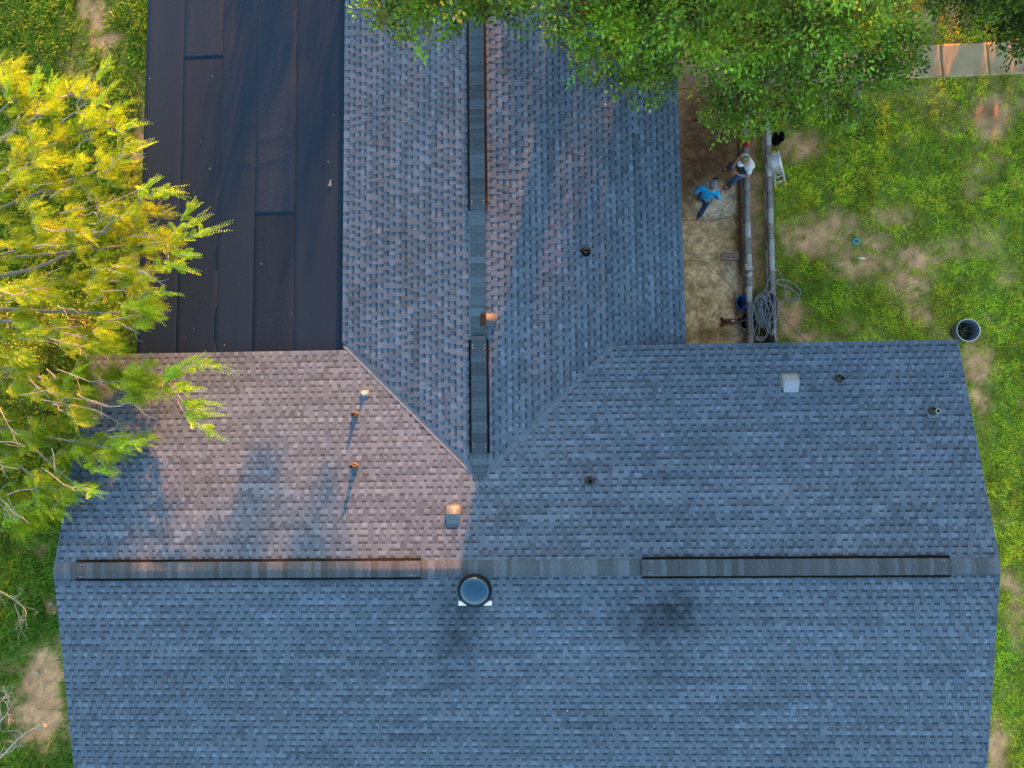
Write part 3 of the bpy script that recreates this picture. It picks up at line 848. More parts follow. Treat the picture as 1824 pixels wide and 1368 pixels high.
# ------------------------------------------------------------------ grass
def blades(n, box, hmin, hmax, wid, dens, colf, seed, zoff=-.02, lean=.75, excl=True, tuft=.10):
    r = np.random.default_rng(seed)
    per = 16; nt = n//per
    Tc = np.stack([r.uniform(box[0], box[1], nt), r.uniform(box[2], box[3], nt)], 1)
    ang = r.uniform(0, 2*np.pi, nt*per); rad_ = r.random(nt*per)**.7*tuft
    P = np.repeat(Tc, per, 0)+np.stack([np.cos(ang), np.sin(ang)], 1)*rad_[:, None]
    tone_ = np.repeat(r.uniform(.75, 1.25, nt), per); hue_ = np.repeat(r.normal(0, .16, nt), per); n = nt*per
    g = grassiness(P)
    keep = r.random(n) < dens(P, g)
    q = ground_px(P)
    if excl:
        keep &= ~((q[:, 0] > 1175) & (q[:, 0] < 1343) & (q[:, 1] > 150) & (q[:, 1] < 640))
        keep &= ~((q[:, 0] > 1364) & (q[:, 0] < 1381) & (q[:, 1] > 185))
        yb = 157-(q[:, 0]-1208)*.0425
        keep &= ~((q[:, 0] > 1140) & (q[:, 1] < yb-3) & (q[:, 1] > yb-55))
        inhouse = (P[:, 0] > XW+.3) & (P[:, 0] < XE-.3) & (P[:, 1] > YS) & (P[:, 1] < YN-.3)
        inwing = (P[:, 0] > XF+.3) & (P[:, 0] < XRE-.1) & (P[:, 1] > YN-.4)
        keep &= ~inhouse & ~inwing
    P = P[keep]; g = g[keep]; n = len(P); tone_ = tone_[keep]; hue_ = hue_[keep]
    a = ang[keep]+r.normal(0, .7, n); h = r.uniform(hmin, hmax, n)*(.55+.45*g); l = r.uniform(.25, lean+.35, n)*h*1.3
    d = np.stack([np.cos(a), np.sin(a)], 1); s = np.stack([-d[:, 1], d[:, 0]], 1)*(wid*r.uniform(.6, 1.3, n))[:, None]/2
    z = np.full(n, zoff)
    b0 = np.concatenate([P-s, z[:, None]], 1); b1 = np.concatenate([P+s, z[:, None]], 1)
    m0 = np.concatenate([P+d*(l*.45)[:, None]-s*.8, (z+h*.75)[:, None]], 1); m1 = np.concatenate([P+d*(l*.45)[:, None]+s*.8, (z+h*.75)[:, None]], 1)
    t = np.concatenate([P+d*l[:, None], (z+h*.9)[:, None]], 1)
    V = np.stack([b0, b1, m1, m0, t], 1).reshape(-1, 3)
    k = np.arange(n)*5
    Q = np.stack([k, k+1, k+2, k+3], 1); T = np.stack([k+3, k+2, k+4], 1)
    C = colf(P, g, r)*tone_[:, None]*np.stack([1+hue_, np.ones(n), np.ones(n)], 1)
    C = np.repeat(np.clip(C, .003, 1), 5, 0)
    return V, [Q, T], C
def lawn_col(P, g, r):
    n = fbm(P[:, 0]*.8+60, P[:, 1]*.8+20, 3)[:, None]; k = r.random((len(P), 1)); m = fbm(P[:, 0]*2.2+6, P[:, 1]*2.2+2, 3)[:, None]
    lush = np.array([.25, .50, .026]); lime = np.array([.66, .70, .040]); dry = np.array([.60, .46, .17])
    c = lush*(1-n)+lime*n
    c = np.where(m > .5, c*(1.0+1.2*(m-.5)), c*(1-1.4*(.5-m)))
    dr = np.clip(1.0-g[:, None], 0, 1)*.55*r.random((len(P), 1))+(k > .95)*.5
    return (c*(1-dr)+dry*dr)*r.uniform(.55, 1.35, (len(P), 1))
V, F, C = blades(400000, (4.2, 15.2, -10.5, 14.5), .035, .085, .015, lambda P, g: g**1.1*.86+.14, lawn_col, 21)
o = obj('lawn_grass', mesh_np('lawn_grass', V, F, C), M['grass']); tag(o, 'short patchy green lawn east of the house with bare soil showing', 'grass', kind='stuff')
def weed_col(P, g, r):
    n = fbm(P[:, 0]*.9+30, P[:, 1]*.9+20, 3)[:, None]
    c = np.array([.065, .25, .016])*(1-n)+np.array([.20, .36, .016])*n
    dr = (r.random((len(P), 1)) > .93)*.6
    return (c*(1-dr)+np.array([.28, .24, .12])*dr)*r.uniform(.5, 1.4, (len(P), 1))
V, F, C = blades(230000, (-18.5, -7.2, -10.5, 15), .10, .26, .020, lambda P, g: np.clip(g*1.15-.12, 0, 1)**1.5, weed_col, 22, lean=.9, tuft=.13)
o = obj('weedy_grass', mesh_np('weedy_grass', V, F, C), M['grass']); tag(o, 'taller dark green weedy grass west of the house', 'grass', kind='stuff')
# dry litter scattered on the bare soil
def straw_col(P, g, r): return np.array([.34, .26, .16])*r.uniform(.5, 1.5, (len(P), 1))
V, F, C = blades(60000, (-18, 15, -10, 14.5), .008, .03, .012, lambda P, g: np.clip(.75-g, 0, 1)*.7, straw_col, 23, zoff=-.022, lean=3.0)
o = obj('dry_litter', mesh_np('dry_litter', V, F, C), M['grass']); tag(o, 'dry straw and leaf litter scattered over bare soil', 'litter', kind='stuff')

# ------------------------------------------------------------------ trees
def leaf_quads(base, dirv, nrm, ln, wd):
    """pointed leaves: 4 corner kites. arrays (n,3)"""
    s = np.cross(dirv, nrm); s /= np.linalg.norm(s, axis=1)[:, None]+1e-9
    m = base+dirv*(ln*.5)[:, None]+nrm*(ln*.06)[:, None]
    V = np.stack([base, m+s*(wd/2)[:, None], base+dirv*ln[:, None], m-s*(wd/2)[:, None]], 1)
    return V
def rand_unit(r, n):
    v = r.normal(size=(n, 3)); return v/np.linalg.norm(v, axis=1)[:, None]
def spray_crown(r, centres, dirs, nleaf, rad, ln, wd, cols, jitter=.16):
    """clusters of leaves around twig tips"""
    n = len(centres); N_ = n*nleaf
    c = np.repeat(centres, nleaf, 0); dd = np.repeat(dirs, nleaf, 0)
    off = rand_unit(r, N_)*(r.random(N_)**.5*rad)[:, None]
    off += dd*rad*.4
    d = off/np.linalg.norm(off, axis=1)[:, None]*.9+rand_unit(r, N_)*.5+dd*.2; d /= np.linalg.norm(d, axis=1)[:, None]
    up = np.array([0, 0, 1.0])+rand_unit(r, N_)*.75; up /= np.linalg.norm(up, axis=1)[:, None]
    V = leaf_quads(c+off, d, up, ln*r.uniform(.65, 1.25, N_), wd*r.uniform(.7, 1.2, N_))
    cc = np.repeat(cols, nleaf, 0)*r.uniform(1-jitter*2, 1+jitter*2, (N_, 1))
    return V.reshape(-1, 3), np.arange(N_*4).reshape(-1, 4), np.repeat(cc, 4, 0)

def limb(mb, a, b, r0, r1, sag=.0, wob=.12, n=8, rr=random):
    a = np.array(a, float); b = np.array(b, float); L_ = np.linalg.norm(b-a)
    k = [a]
    for f in (.33, .66):
        k.append(a+(b-a)*f+np.array([rr.gauss(0, wob*L_*.3), rr.gauss(0, wob*L_*.3), rr.gauss(0, wob*L_*.2)+sag*L_*math.sin(math.pi*f)]))
    k.append(b); P = smooth_path(k, n)
    mb.tube(P, np.linspace(r0, r1, n), 6)
    return P

def oak(name, label, base, blobs, seed, nspray_per_r2=235, shade=1.0, group=None, leaf=(.088, .052), nleaf=12, trunk_r=.24, fork=3.2):
    """blobs: (x, y, z, r) lumps of crown in world space"""
    r = np.random.default_rng(seed); rr = random.Random(seed)
    e = empty(name, (base[0], base[1], 0)); tag(e, label, 'tree', group)
    org = np.array([base[0], base[1], 0])
    tb = MB(); top = np.array([base[0], base[1], fork])
    tb.tube(smooth_path([np.array([base[0], base[1], -.1]), np.array([base[0]+.05, base[1], fork*.5]), top], 8)-org, np.linspace(trunk_r*1.25, trunk_r*.8, 8), 10)
    C = []; D = []; K = []
    for (x, y, z, rad) in blobs:
        c = np.array([x, y, z])
        P = limb(tb, top-org, c-org-[0, 0, rad*.25], trunk_r*.42, .035, .06, .18, 10, rr)
        ns = int(nspray_per_r2*rad*rad)
        u = rand_unit(r, ns); u[:, 2] = np.where(u[:, 2] < -.35, -u[:, 2], u[:, 2])
        lump = .72+.55*vnoise(u[:, 0]*2.3+seed+x*3, u[:, 1]*2.3+u[:, 2]*1.7+y*3)
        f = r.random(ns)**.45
        pts = c+u*(rad*f*lump)[:, None]*np.array([1, 1, .75])
        C.append(pts); D.append(u)
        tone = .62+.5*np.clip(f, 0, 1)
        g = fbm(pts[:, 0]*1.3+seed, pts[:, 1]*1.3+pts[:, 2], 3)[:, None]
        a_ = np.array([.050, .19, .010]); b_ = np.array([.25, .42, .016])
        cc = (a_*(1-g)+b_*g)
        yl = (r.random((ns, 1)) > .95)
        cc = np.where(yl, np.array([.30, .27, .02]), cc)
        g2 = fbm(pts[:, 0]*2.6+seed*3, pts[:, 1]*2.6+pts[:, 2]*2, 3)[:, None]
        K.append(cc*shade*r.uniform(.6, 1.3, (ns, 1))*(.35+.65*f[:, None])*np.clip(-.35+2.5*g2, .25, 1.7))  # leaf colour darkened inward and by clump to paint crown shade
        for _ in range(int(6*rad)+3):
            q = pts[r.integers(ns)]; s_ = P[rr.randint(5, 9)]
            limb(tb, s_, q-org, .022, .006, .02, .25, 6, rr)
    C = np.concatenate(C); D = np.concatenate(D); K = np.concatenate(K)
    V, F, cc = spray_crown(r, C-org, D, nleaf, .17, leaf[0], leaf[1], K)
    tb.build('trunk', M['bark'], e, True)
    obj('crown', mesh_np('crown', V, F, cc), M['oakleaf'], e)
    return e
def B_(px, py, z, r): 
    p = at(px, py, z); return (p[0], p[1], z, r)
oakA = oak('oak_tree', 'big green oak leaning over the roof and patio at the top edge', at(1395, -60, 0), [
    B_(1040, 10, 6.6, .75), B_(1010, 45, 6.2, .40), B_(1085, 60, 6.4, .62), B_(1120, 110, 6.1, .55), B_(1160, 150, 5.9, .45), B_(1050, 118, 5.9, .34), B_(1185, 100, 6.0, .5), B_(1140, 20, 7.0, .9),
    B_(1250, 30, 7.0, 1.0), B_(1272, 90, 5.6, .45), B_(1330, 60, 6.6, .95), B_(1300, 175, 4.6, .6), B_(1370, 150, 5.2, .75), B_(1340, 215, 4.2, .42), B_(1285, 215, 4.2, .40), B_(1430, 40, 6.6, 1.0), B_(1450, 130, 5.4, .7),
    B_(1500, 60, 6.0, .9), B_(1540, 130, 4.9, .62), B_(1585, 75, 5.2, .62), B_(1605, 120, 4.6, .42), B_(1480, 205, 3.4, .5), B_(1530, 220, 2.8, .36), B_(1560, 20, 5.8, .66), B_(1400, 205, 3.8, .40),
    B_(1100, -70, 7.4, 1.2), B_(1240, -90, 8.0, 1.4), B_(1400, -80, 8.2, 1.4), B_(1540, -90, 7.4, 1.2)], 3)
oakB = oak('oak_tree', 'green oak whose lowest sprays hang over the ridge top, at the upper edge', (1.9, 17.2, 0), [
    B_(665, 5, 7.8, 0.27), B_(700, 40, 7.7, 0.34), B_(745, 30, 7.9, 0.38), B_(690, -15, 8.0, 0.41), B_(765, -8, 8.1, 0.45), B_(800, 12, 7.8, 0.38), B_(820, 40, 7.5, 0.20), B_(850, 5, 8.0, 0.38), B_(890, 8, 7.9, 0.38), B_(930, 5, 7.8, 0.34), B_(935, 28, 7.7, 0.18),
    B_(762, 75, 7.5, 0.14), B_(722, 70, 7.5, 0.13), B_(880, -30, 8.3, 0.54), B_(800, -60, 8.7, 0.72), B_(700, -70, 8.7, 0.72), B_(950, -60, 8.9, 0.72), B_(860, -130, 9.5, 0.99), B_(740, -160, 9.9, 0.99)], 4, fork=7.2)
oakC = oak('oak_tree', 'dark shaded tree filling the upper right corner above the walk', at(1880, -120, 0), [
    B_(1740, 5, 4.6, .55), B_(1790, 25, 4.4, .6), B_(1830, 60, 4.2, .6), B_(1780, 60, 4.0, .30), B_(1690, -25, 4.8, .6), B_(1850, 10, 5.0, .8), B_(1900, 60, 5.0, .9), B_(1800, -60, 6.0, 1.0), B_(1920, -60, 6.2, 1.2), B_(1815, 82, 3.8, .22)], 5, shade=.55)  # this crown's shade is put into its leaf colour
# ---- feathery golden tree on the left
def frond_batch(r, base, d, up, L_, npair, ln, wd, col_):
    """pinnate fronds: stem + leaflet pairs. base,d,up (n,3)"""
    n = len(base)
    s = np.cross(d, up); s /= np.linalg.norm(s, axis=1)[:, None]+1e-9
    nr = np.cross(s, d)
    t = np.linspace(.12, 1.0, npair)
    Vs = []; Cs = []
    curl = r.normal(0, .12, (n, 1))
    for side in (-1, 1):
        for k in range(npair):
            f = t[k]
            p = base+d*(L_*f)[:, None]+s*(curl*L_[:, None]*f*f)-nr*(L_*.10*f*f)[:, None]
            dirv = d*.62+s*side*.78+nr*r.normal(.12, .16, (n, 1)); dirv /= np.linalg.norm(dirv, axis=1)[:, None]
            l = ln*(1.05-.5*abs(f-.45))*(1-.72*max(0, (f-.6)/.4)**2)*r.uniform(.75, 1.2, n)
            nn = nr+rand_unit(r, n)*.35; nn /= np.linalg.norm(nn, axis=1)[:, None]
            Vs.append(leaf_quads(p, dirv, nn, l, np.full(n, wd)))
            Cs.append(col_*r.uniform(.75, 1.25, (n, 1)))
    V = np.concatenate(Vs).reshape(-1, 3); C = np.repeat(np.concatenate(Cs), 4, 0)
    return V, np.arange(len(V)).reshape(-1, 4), C
EDGE = np.array([(100, 60), (112, 205), (170, 225), (210, 262), (250, 272), (330, 300), (400, 330), (450, 330), (500, 335), (540, 305), (600, 285), (640, 300), (690, 320), (740, 330), (780, 300), (800, 240), (850, 212), (880, 185), (920, 120), (950, 60), (985, 30), (1010, -60)])
def edge_x(y): return np.interp(y, EDGE[:, 0], EDGE[:, 1])
def golden_tree():
    r = np.random.default_rng(77); rr = random.Random(5)
    b = at(-190, 585, 0); e = empty('feathery_tree', (b[0], b[1], 0))
    tag(e, 'golden yellow feathery tree overhanging the left edge of the roof', 'tree')
    org = np.array([b[0], b[1], 0]); tb = MB(); br = MB()
    fork = np.array([b[0], b[1], 1.7])
    tb.tube(smooth_path([b-[0, 0, .1], b+[.1, .05, .9], fork], 8)-org, np.linspace(.24, .19, 8), 10)
    def crown_z(x, y): return 5.0-1.2*((x+60)/480.0)**2-.9*((y-520)/480.0)**2
    nodes = []
    ends = [(20, 180), (120, 170), (200, 210), (60, 300), (180, 300), (240, 380), (300, 430), (120, 420), (220, 500), (270, 560), (60, 520), (180, 610), (300, 680), (120, 720), (200, 800), (60, 850), (130, 860), (20, 930), (-120, 200), (-220, 320), (-330, 500), (-300, 700), (-180, 860), (-60, 980), (-90, 380), (-240, 560), (30, 660)]
    for (x, y) in ends:
        z = crown_z(x, y)-.35
        P = limb(tb, fork-org, at(x, y, z)-org, .085, .018, .05, .10, 14, rr)
        nodes.append(P[3:])
    nodes = np.concatenate(nodes)
    # sub branches
    targets = []; TA = np.zeros((600, 3)); nT = 0
    tries = 0
    while len(targets) < 560 and tries < 9000:
        tries += 1
        y = rr.uniform(100, 1000); x = rr.uniform(-400, 330)
        if x > edge_x(y)-18: continue
        if ((x+60)/400)**2+((y-540)/470)**2 > 1: continue
        if x < 0 and rr.random() < .45: continue
        z = crown_z(x, y)+rr.uniform(-1.0, .25)
        p = at(x, y, z)
        if nT and (np.square(TA[:nT]-p).sum(1)).min() < .15**2: continue
        TA[nT] = p; nT += 1; targets.append(p)
    # bare grey twigs showing among the leaves
    for _ in range(85):
        y = rr.uniform(140, 940); x = rr.uniform(-60, 300)
        if x > edge_x(y)-40: continue
        p = at(x, y, crown_z(x, y)+rr.uniform(-.1, .28)); o_ = p-fork; o_[2] *= .2; o_ /= np.linalg.norm(o_)
        o_ = o_+np.array([rr.gauss(0, .3), rr.gauss(0, .3), rr.gauss(.05, .15)]); L_ = rr.uniform(.35, .9)
        P = limb(br, p-org-o_*L_*.5, p-org+o_*L_*.5, .012, .004, .03, .18, 8, rr)
        for k in (3, 5):
            d_ = o_+np.array([rr.gauss(0, .6), rr.gauss(0, .6), rr.gauss(.1, .2)]); limb(br, P[k], P[k]+d_*L_*.35, .006, .003, .02, .2, 5, rr)
    FB, FD, FC, FL = [], [], [], []
    gold = np.array([.60, .76, .006]); olive = np.array([.20, .31, .009]); amber = np.array([.54, .52, .010]); lime = np.array([.40, .66, .012])
    for p in targets:
        d2 = np.linalg.norm(nodes-(p-org), axis=1)+np.where(np.linalg.norm(nodes, axis=1) > np.linalg.norm(p-org), 5, 0)
        s_ = nodes[np.argmin(d2)]
        P = limb(br, s_, p-org, .016, .005, .04, .2, 8, rr)
        g = fbm(np.array([p[0]*.7+9]), np.array([p[1]*.7+3]), 3)[0]
        q = proj(p); sun_f = np.clip((700-q[1])/600, 0, 1)  # sunlit gold above, shaded olive below, painted into the leaf colour
        nf = rr.randint(24, 34)
        out = p-np.array([fork[0], fork[1], p[2]-.5]); out /= np.linalg.norm(out)
        for k in range(nf):
            f = rr.uniform(.3, 1.0); i = min(7, int(f*7)); 
            base = P[i]+org+np.array([rr.gauss(0, .05), rr.gauss(0, .05), rr.gauss(0, .05)])
            d = out+np.array([rr.gauss(0, .34), rr.gauss(0, .34), rr.gauss(.12, .28)]); d /= np.linalg.norm(d)
            FB.append(base); FD.append(d); FL.append(rr.uniform(.18, .44))
            u = rr.random()
            c = gold*(.35+.65*sun_f)+olive*(1-sun_f)*.65 if u < .58 else (olive if u < .78 else (amber*(.5+.5*sun_f)+olive*.4*(1-sun_f) if u < .92 else lime*.8))
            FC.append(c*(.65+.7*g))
    n_in = len(FB)
    # long bright tips sticking out over the roof
    tips = [(410, 400, 330, 425), (375, 378, 320, 410), (352, 355, 325, 390), (357, 455, 315, 452), (330, 340, 270, 345), (330, 345, 262, 338), (285, 312, 250, 345), (352, 488, 300, 470), (322, 525, 265, 520),
            (418, 657, 345, 648), (372, 640, 310, 668), (340, 630, 300, 672), (365, 690, 310, 690), (405, 742, 335, 735), (370, 735, 325, 720), (402, 782, 345, 752), (395, 725, 340, 712), (275, 785, 215, 790), (240, 800, 190, 800), (210, 842, 160, 835),
            (190, 880, 140, 868), (275, 248, 225, 275), (262, 212, 200, 235), (235, 165, 185, 215), (200, 100, 178, 140), (205, 140, 170, 190), (72, 118, 58, 165), (105, 132, 85, 170), (25, 130, 12, 170), (240, 280, 190, 300), (330, 470, 280, 480), (300, 560, 240, 545), (70, 880, 0, 920), (60, 895, 5, 935), (150, 640, 110, 690)]
    for (x, y, x0, y0) in tips:
        z = 4.4+rr.uniform(-.2, .25)
        a_ = at(x0, y0, z-.05); t = at(x, y, z+.05)
        d2 = np.linalg.norm(nodes-(a_-org), axis=1)
        limb(br, nodes[np.argmin(d2)], a_-org, .014, .006, .03, .15, 8, rr)
        br.tube(smooth_path([a_-org, (a_+t)/2-org+[0, 0, .04], t-org], 6), np.linspace(.006, .002, 6), 4)
        d = (t-a_); Lt = np.linalg.norm(d); d /= Lt
        sun_f = np.clip((640-y)/400, 0, 1)
        c = lime*(1-.5*sun_f)+gold*.9*sun_f*.7  # tips painted more golden towards the sunlit end of the crown
        for k in range(3):
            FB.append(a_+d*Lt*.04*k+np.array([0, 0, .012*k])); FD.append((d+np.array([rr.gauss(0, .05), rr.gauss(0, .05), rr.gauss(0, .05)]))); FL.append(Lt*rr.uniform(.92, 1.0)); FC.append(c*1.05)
        for k in range(9):
            f = rr.uniform(-.3, .45); dd = d+np.array([rr.gauss(0, .5), rr.gauss(0, .5), rr.gauss(0, .2)]); dd /= np.linalg.norm(dd)
            FB.append(a_+d*Lt*f); FD.append(dd); FL.append(rr.uniform(.15, .30)); FC.append(c*rr.uniform(.6, 1.0))
    FB = np.array(FB)-org; FD = np.array(FD); FD /= np.linalg.norm(FD, axis=1)[:, None]; FC = np.array(FC); FL = np.array(FL)
    up = np.array([0, 0, 1.0])+rand_unit(r, len(FB))*.55; up /= np.linalg.norm(up, axis=1)[:, None]
    i_ = np.arange(len(FB)) < n_in
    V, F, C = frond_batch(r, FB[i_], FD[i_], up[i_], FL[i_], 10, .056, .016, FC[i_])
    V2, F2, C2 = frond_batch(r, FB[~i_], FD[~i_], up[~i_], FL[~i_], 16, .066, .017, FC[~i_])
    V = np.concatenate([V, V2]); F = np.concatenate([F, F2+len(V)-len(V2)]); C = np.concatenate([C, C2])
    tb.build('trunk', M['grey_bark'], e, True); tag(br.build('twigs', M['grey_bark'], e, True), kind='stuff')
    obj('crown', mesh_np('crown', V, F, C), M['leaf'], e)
    return e
M['grey_bark'] = mat_plain('grey_bark', (.25, .245, .235), .9, var=.3, scale=25, bump=.4)
golden_tree()

# unseen oaks added north of the plot for the shade they cast
def copy_tree(src, loc, rz, sc, label, group):
    c = src.copy(); col.objects.link(c); c.location = loc; c.rotation_euler = (0, 0, rz); c.scale = (sc, sc, sc)
    c['label'] = label; c['group'] = group; c['category'] = 'tree'
    for ch in list(src.children):
        k = ch.copy(); col.objects.link(k); k.parent = c
    return c
for (x, y, rz, sc) in ((7, 20, 1.0, 1.15), (12.5, 22, 2.4, 1.1), (18, 19, 4.0, 1.2), (14.5, 27, 5.2, 1.3), (22, 25, .4, 1.3), (9.5, 34, 3.1, 1.25), (15, 30, 1.7, 1.3), (6.6, 17, 0.2, .9), (27, 20, 2.9, 1.2)):
    copy_tree(oakA, (x, y, -.8), rz, sc, 'tall green oak added beyond the walk for shade', 'oaks added north of the walk for shade')

oak('oak_tree', 'far oak whose hanging limbs dapple the roof, north of the picture', (4.8, 32.5, 0), [(-.85, 30, 7.75, .72), (-.8, 30, 7.2, .38), (.72, 30, 7.7, .42), (.70, 30, 7.3, .22), (-3.4, 30, 7.7, .55), (-.6, 30, 9.6, 1.1), (1.2, 30.3, 9.8, .9), (-2.6, 30.2, 9.7, 1.0), (2.6, 31, 10.4, 1.3), (4.6, 32, 10.4, 1.6), (6.6, 32.5, 9.4, 1.4)], 12, 330, fork=9.0)
bush = oak('bush', 'leafy bush added out of view north of the house for shade', (8, 17), [(8+x, 17+y, z, q) for x, y, z, q in ((0, 0, 1.2, 1.0), (.9, .2, 1.0, .9), (-.9, -.1, 1.0, .9), (.4, .4, 2.2, .9), (-.5, .2, 2.3, .8), (0, 0, 3.1, .7))], 8, 200, .9, 'bushes added north of the house for shade', fork=.4, trunk_r=.1)  # unseen bushes, added to keep the low sun off yard and wing
for k, (x, y, rz) in enumerate(((5.6, 17.6, 1), (10.4, 17.2, 2), (12.8, 17.8, 3), (15.2, 17.0, 4), (17.6, 17.5, 5), (20, 17.2, 6), (22.4, 17.6, 7), (24.8, 17.2, 8), (7.4, 24, 1.3), (11, 23, 2.2), (6.6, 20.8, .7), (3.7, 18.6, 2.9), (5.4, 16.4, 1.7), (-4.7, 20.4, .3), (-3.0, 20.1, 1.4), (-1.4, 20.5, 2.6), (.2, 20.2, 3.3), (1.8, 20.4, 4.4), (3.3, 20.1, 5.5), (1.5, 18.4, 5.1), (-.5, 18.2, 3.9), (13.0, 14.4, .6), (14.6, 15.0, 4.2), (-11.5, 3.2, 2.7), (13.8, 15.2, 1.1), (12.2, 14.6, 2.1), (-12.6, 2.2, .4), (-14.4, 3.6, 1.9))):
    copy_tree(bush, (x, y, 0), rz, 2.3 if y > 22 else (1.27 if (y > 20 and x < 4) else 1.75 if y > 20 else (1.55 if y == 18.6 else 1.36 if y == 18.4 else 1.30 if y == 18.2 else (.75 if x < 0 else 1.15))), *(('leafy bush added out of view north of the house for shade', 'bushes added north of the house for shade') if x > -10 else ('low leafy bush added under the golden feathery tree for shade', 'bushes added under the golden tree for shade')))  # those under the golden tree are added to shade the soil

# broadleaf weeds low on the ground at the left
r = np.random.default_rng(91); W = []
while len(W) < 1500:
    x, y = r.uniform(-17, -7.4), r.uniform(-10, 14)
    p = np.array([[x, y]]); g = grassiness(p)[0]
    if x > XW-.15 and y < YN+.2: continue
    if x > XF-.1 and y > YN: continue
    if r.random() > g**2*1.1 or fbm(p[:, 0]*.8+3, p[:, 1]*.8)[0] < .42: continue
    W.append((x, y, r.uniform(.02, .16)))
W = np.array(W); Cc = np.array([.04, .125, .018])+r.random((len(W), 1))*np.array([.06, .085, .0])
V, F, C = spray_crown(r, W, np.tile([0, 0, 1.0], (len(W), 1)), 16, .14, .10, .035, Cc)
o = obj('weeds', mesh_np('weeds', V, F, C), M['leaf']); tag(o, 'low leafy green weeds along the west side of the house', 'weeds', kind='stuff')

# bare dead branches, lower left corner
def dead_branch(label, pts, seed):
    rr = random.Random(seed); b = at(*pts[0], 0); e = MB()
    P = [at(x, y, z_) for (x, y), z_ in zip(pts, np.linspace(.15, .75, len(pts)))]
    S = smooth_path(P, 16); e.tube(S-b, np.linspace(.028, .010, 16), 6)
    def grow(i0, base, d, L_, rad, lev):
        end = base+d*L_
        Q = limb(e, base, end, rad, rad*.35, .03, .35, 7, rr)
        if lev:
            for _ in range(rr.randint(2, 3)):
                d2 = d+np.array([rr.gauss(0, .6), rr.gauss(0, .6), rr.gauss(.1, .3)]); d2 /= np.linalg.norm(d2)
                grow(0, Q[rr.randint(2, 6)], d2, L_*.55, rad*.55, lev-1)
    for i in (4, 6, 8, 10, 12, 14, 15):
        d = (S[min(15, i+1)]-S[i-1]); d /= np.linalg.norm(d); d = d+np.array([rr.gauss(0, .7), rr.gauss(0, .7), rr.gauss(.1, .2)]); d /= np.linalg.norm(d)
        grow(i, S[i]-b, d, rr.uniform(.35, .7), .012, 2)
    o = e.build('dead_branch', M['paleb'], None, True, loc=tuple(b)); tag(o, label, 'branch')
dead_branch('bleached bare branch reaching up right from the bottom left corner', [(-60, 1400), (0, 1350), (40, 1310), (92, 1280)], 3)
dead_branch('bleached bare branch rising along the left edge near the bottom', [(-50, 1330), (-5, 1290), (15, 1265), (5, 1245)], 4)
dead_branch('thin grey bare twig on the weeds beside the west gable', [(-30, 1040), (0, 1053), (25, 1068), (45, 1085)], 6)

# pale stones beside the west gable
for i, (px, py, s_) in enumerate(((92, 1076, .07), (97, 1092, .05), (65, 1198, .05))):
    mb = MB(); c = at(px, py, .03); rq = np.random.default_rng(i)
    prof = [(.02, -.03), (1.0, -.02), (.95, .45), (.6, .8), (.02, .9)]
    mb.lathe([(a*s_, b_*s_) for a, b_ in prof], 9, sx=1.2, sy=.85); V = np.concatenate(mb.v)+rq.normal(0, .006, (len(np.concatenate(mb.v)), 3)); mb.v = [V]
    o = mb.build('stone', M['block2'], None, loc=(c[0], c[1], .0))
    tag(o, ['pale rounded stone nearest the ridge end, by the west gable', 'smaller pale stone just below another by the west gable', 'single white stone on the bare soil left of the gable'][i], 'stone')

# ------------------------------------------------------------------ yard things
def bucket(name, label, px, py, z, r, h, wall, mat, fill, fz=.35, sx=1, sy=1, tilt=(0, 0), rz=0, taper=.8, cat='bucket', rim=None):
    c = at(px, py, z+h); t = .012
    e = empty(name, (c[0], c[1], z), rz); e.rotation_euler = (tilt[0], tilt[1], rz); tag(e, label, cat)
    mb = MB(); k = taper; ri = lambda f: r*(k+(1-k)*f)
    mb.lathe([(.001, .0), (ri(0), 0), (ri(.5), h*.5), (ri(1), h), (ri(1)-t, h), (ri(.5)-t, h*.5), (ri(0)-t, .015), (.001, .015)], 32, sx=sx, sy=sy); mb.build('shell', M[mat], e, True)
    mb = MB(); mb.lathe([(ri(1)-.004, h-.012), (ri(1)+.010, h-.010), (ri(1)+.010, h+.008), (ri(1)-.008, h+.008)], 32, sx=sx, sy=sy); mb.build('rim', M[rim or mat], e, True)
    mb = MB(); rr_ = np.random.default_rng(int(px)); n = 22
    R_ = [(ri(fz)-t-.001)*f for f in (1, .75, .5, .25, .02)]
    mb.lathe([(q, h*fz) for q in R_], n, sx=sx, sy=sy); V = np.concatenate(mb.v); V[:, 2] += rr_.normal(0, .012, len(V)); mb.v = [V]
    mb.build('contents', M[fill], e)
    return e
M['blueplastic'] = mat_plain('blue_plastic', (.012, .11, .36), .4, var=.12)
M['cyan'] = mat_plain('cyan_rubber', (.01, .38, .55), .5, var=.12)
M['soilmix'] = mat_plain('potting_soil', (.022, .017, .013), .95, var=.7, scale=40, bump=.8)
M['greyplastic'] = mat_plain('grey_plastic', (.09, .13, .17), .5, var=.12)
M['lightrim'] = mat_plain('light_rim', (.55, .56, .56), .5, var=.08)
M['red'] = mat_plain('red_cloth', (.42, .012, .02), .8, var=.3, scale=40, bump=.5)
M['jackred'] = mat_plain('jack_paint', (.38, .07, .035), .45, var=.3, scale=35)
M['steel'] = mat_plain('dark_steel', (.05, .045, .045), .5, .5)
M['alu'] = mat_plain('aluminium', (.62, .64, .66), .38, .45, var=.1)
M['yellow'] = mat_plain('yellow_plastic', (.75, .45, .01), .5, var=.1)
M['hose'] = mat_plain('grey_hose', (.23, .27, .31), .5, var=.12)
M['wood'] = mat_plain('weathered_wood', (.36, .22, .13), .85, var=.3, scale=18, bump=.4)
M['clay'] = mat_plain('orange_clay', (.50, .26, .13), .9, var=.3, scale=25, bump=.5)
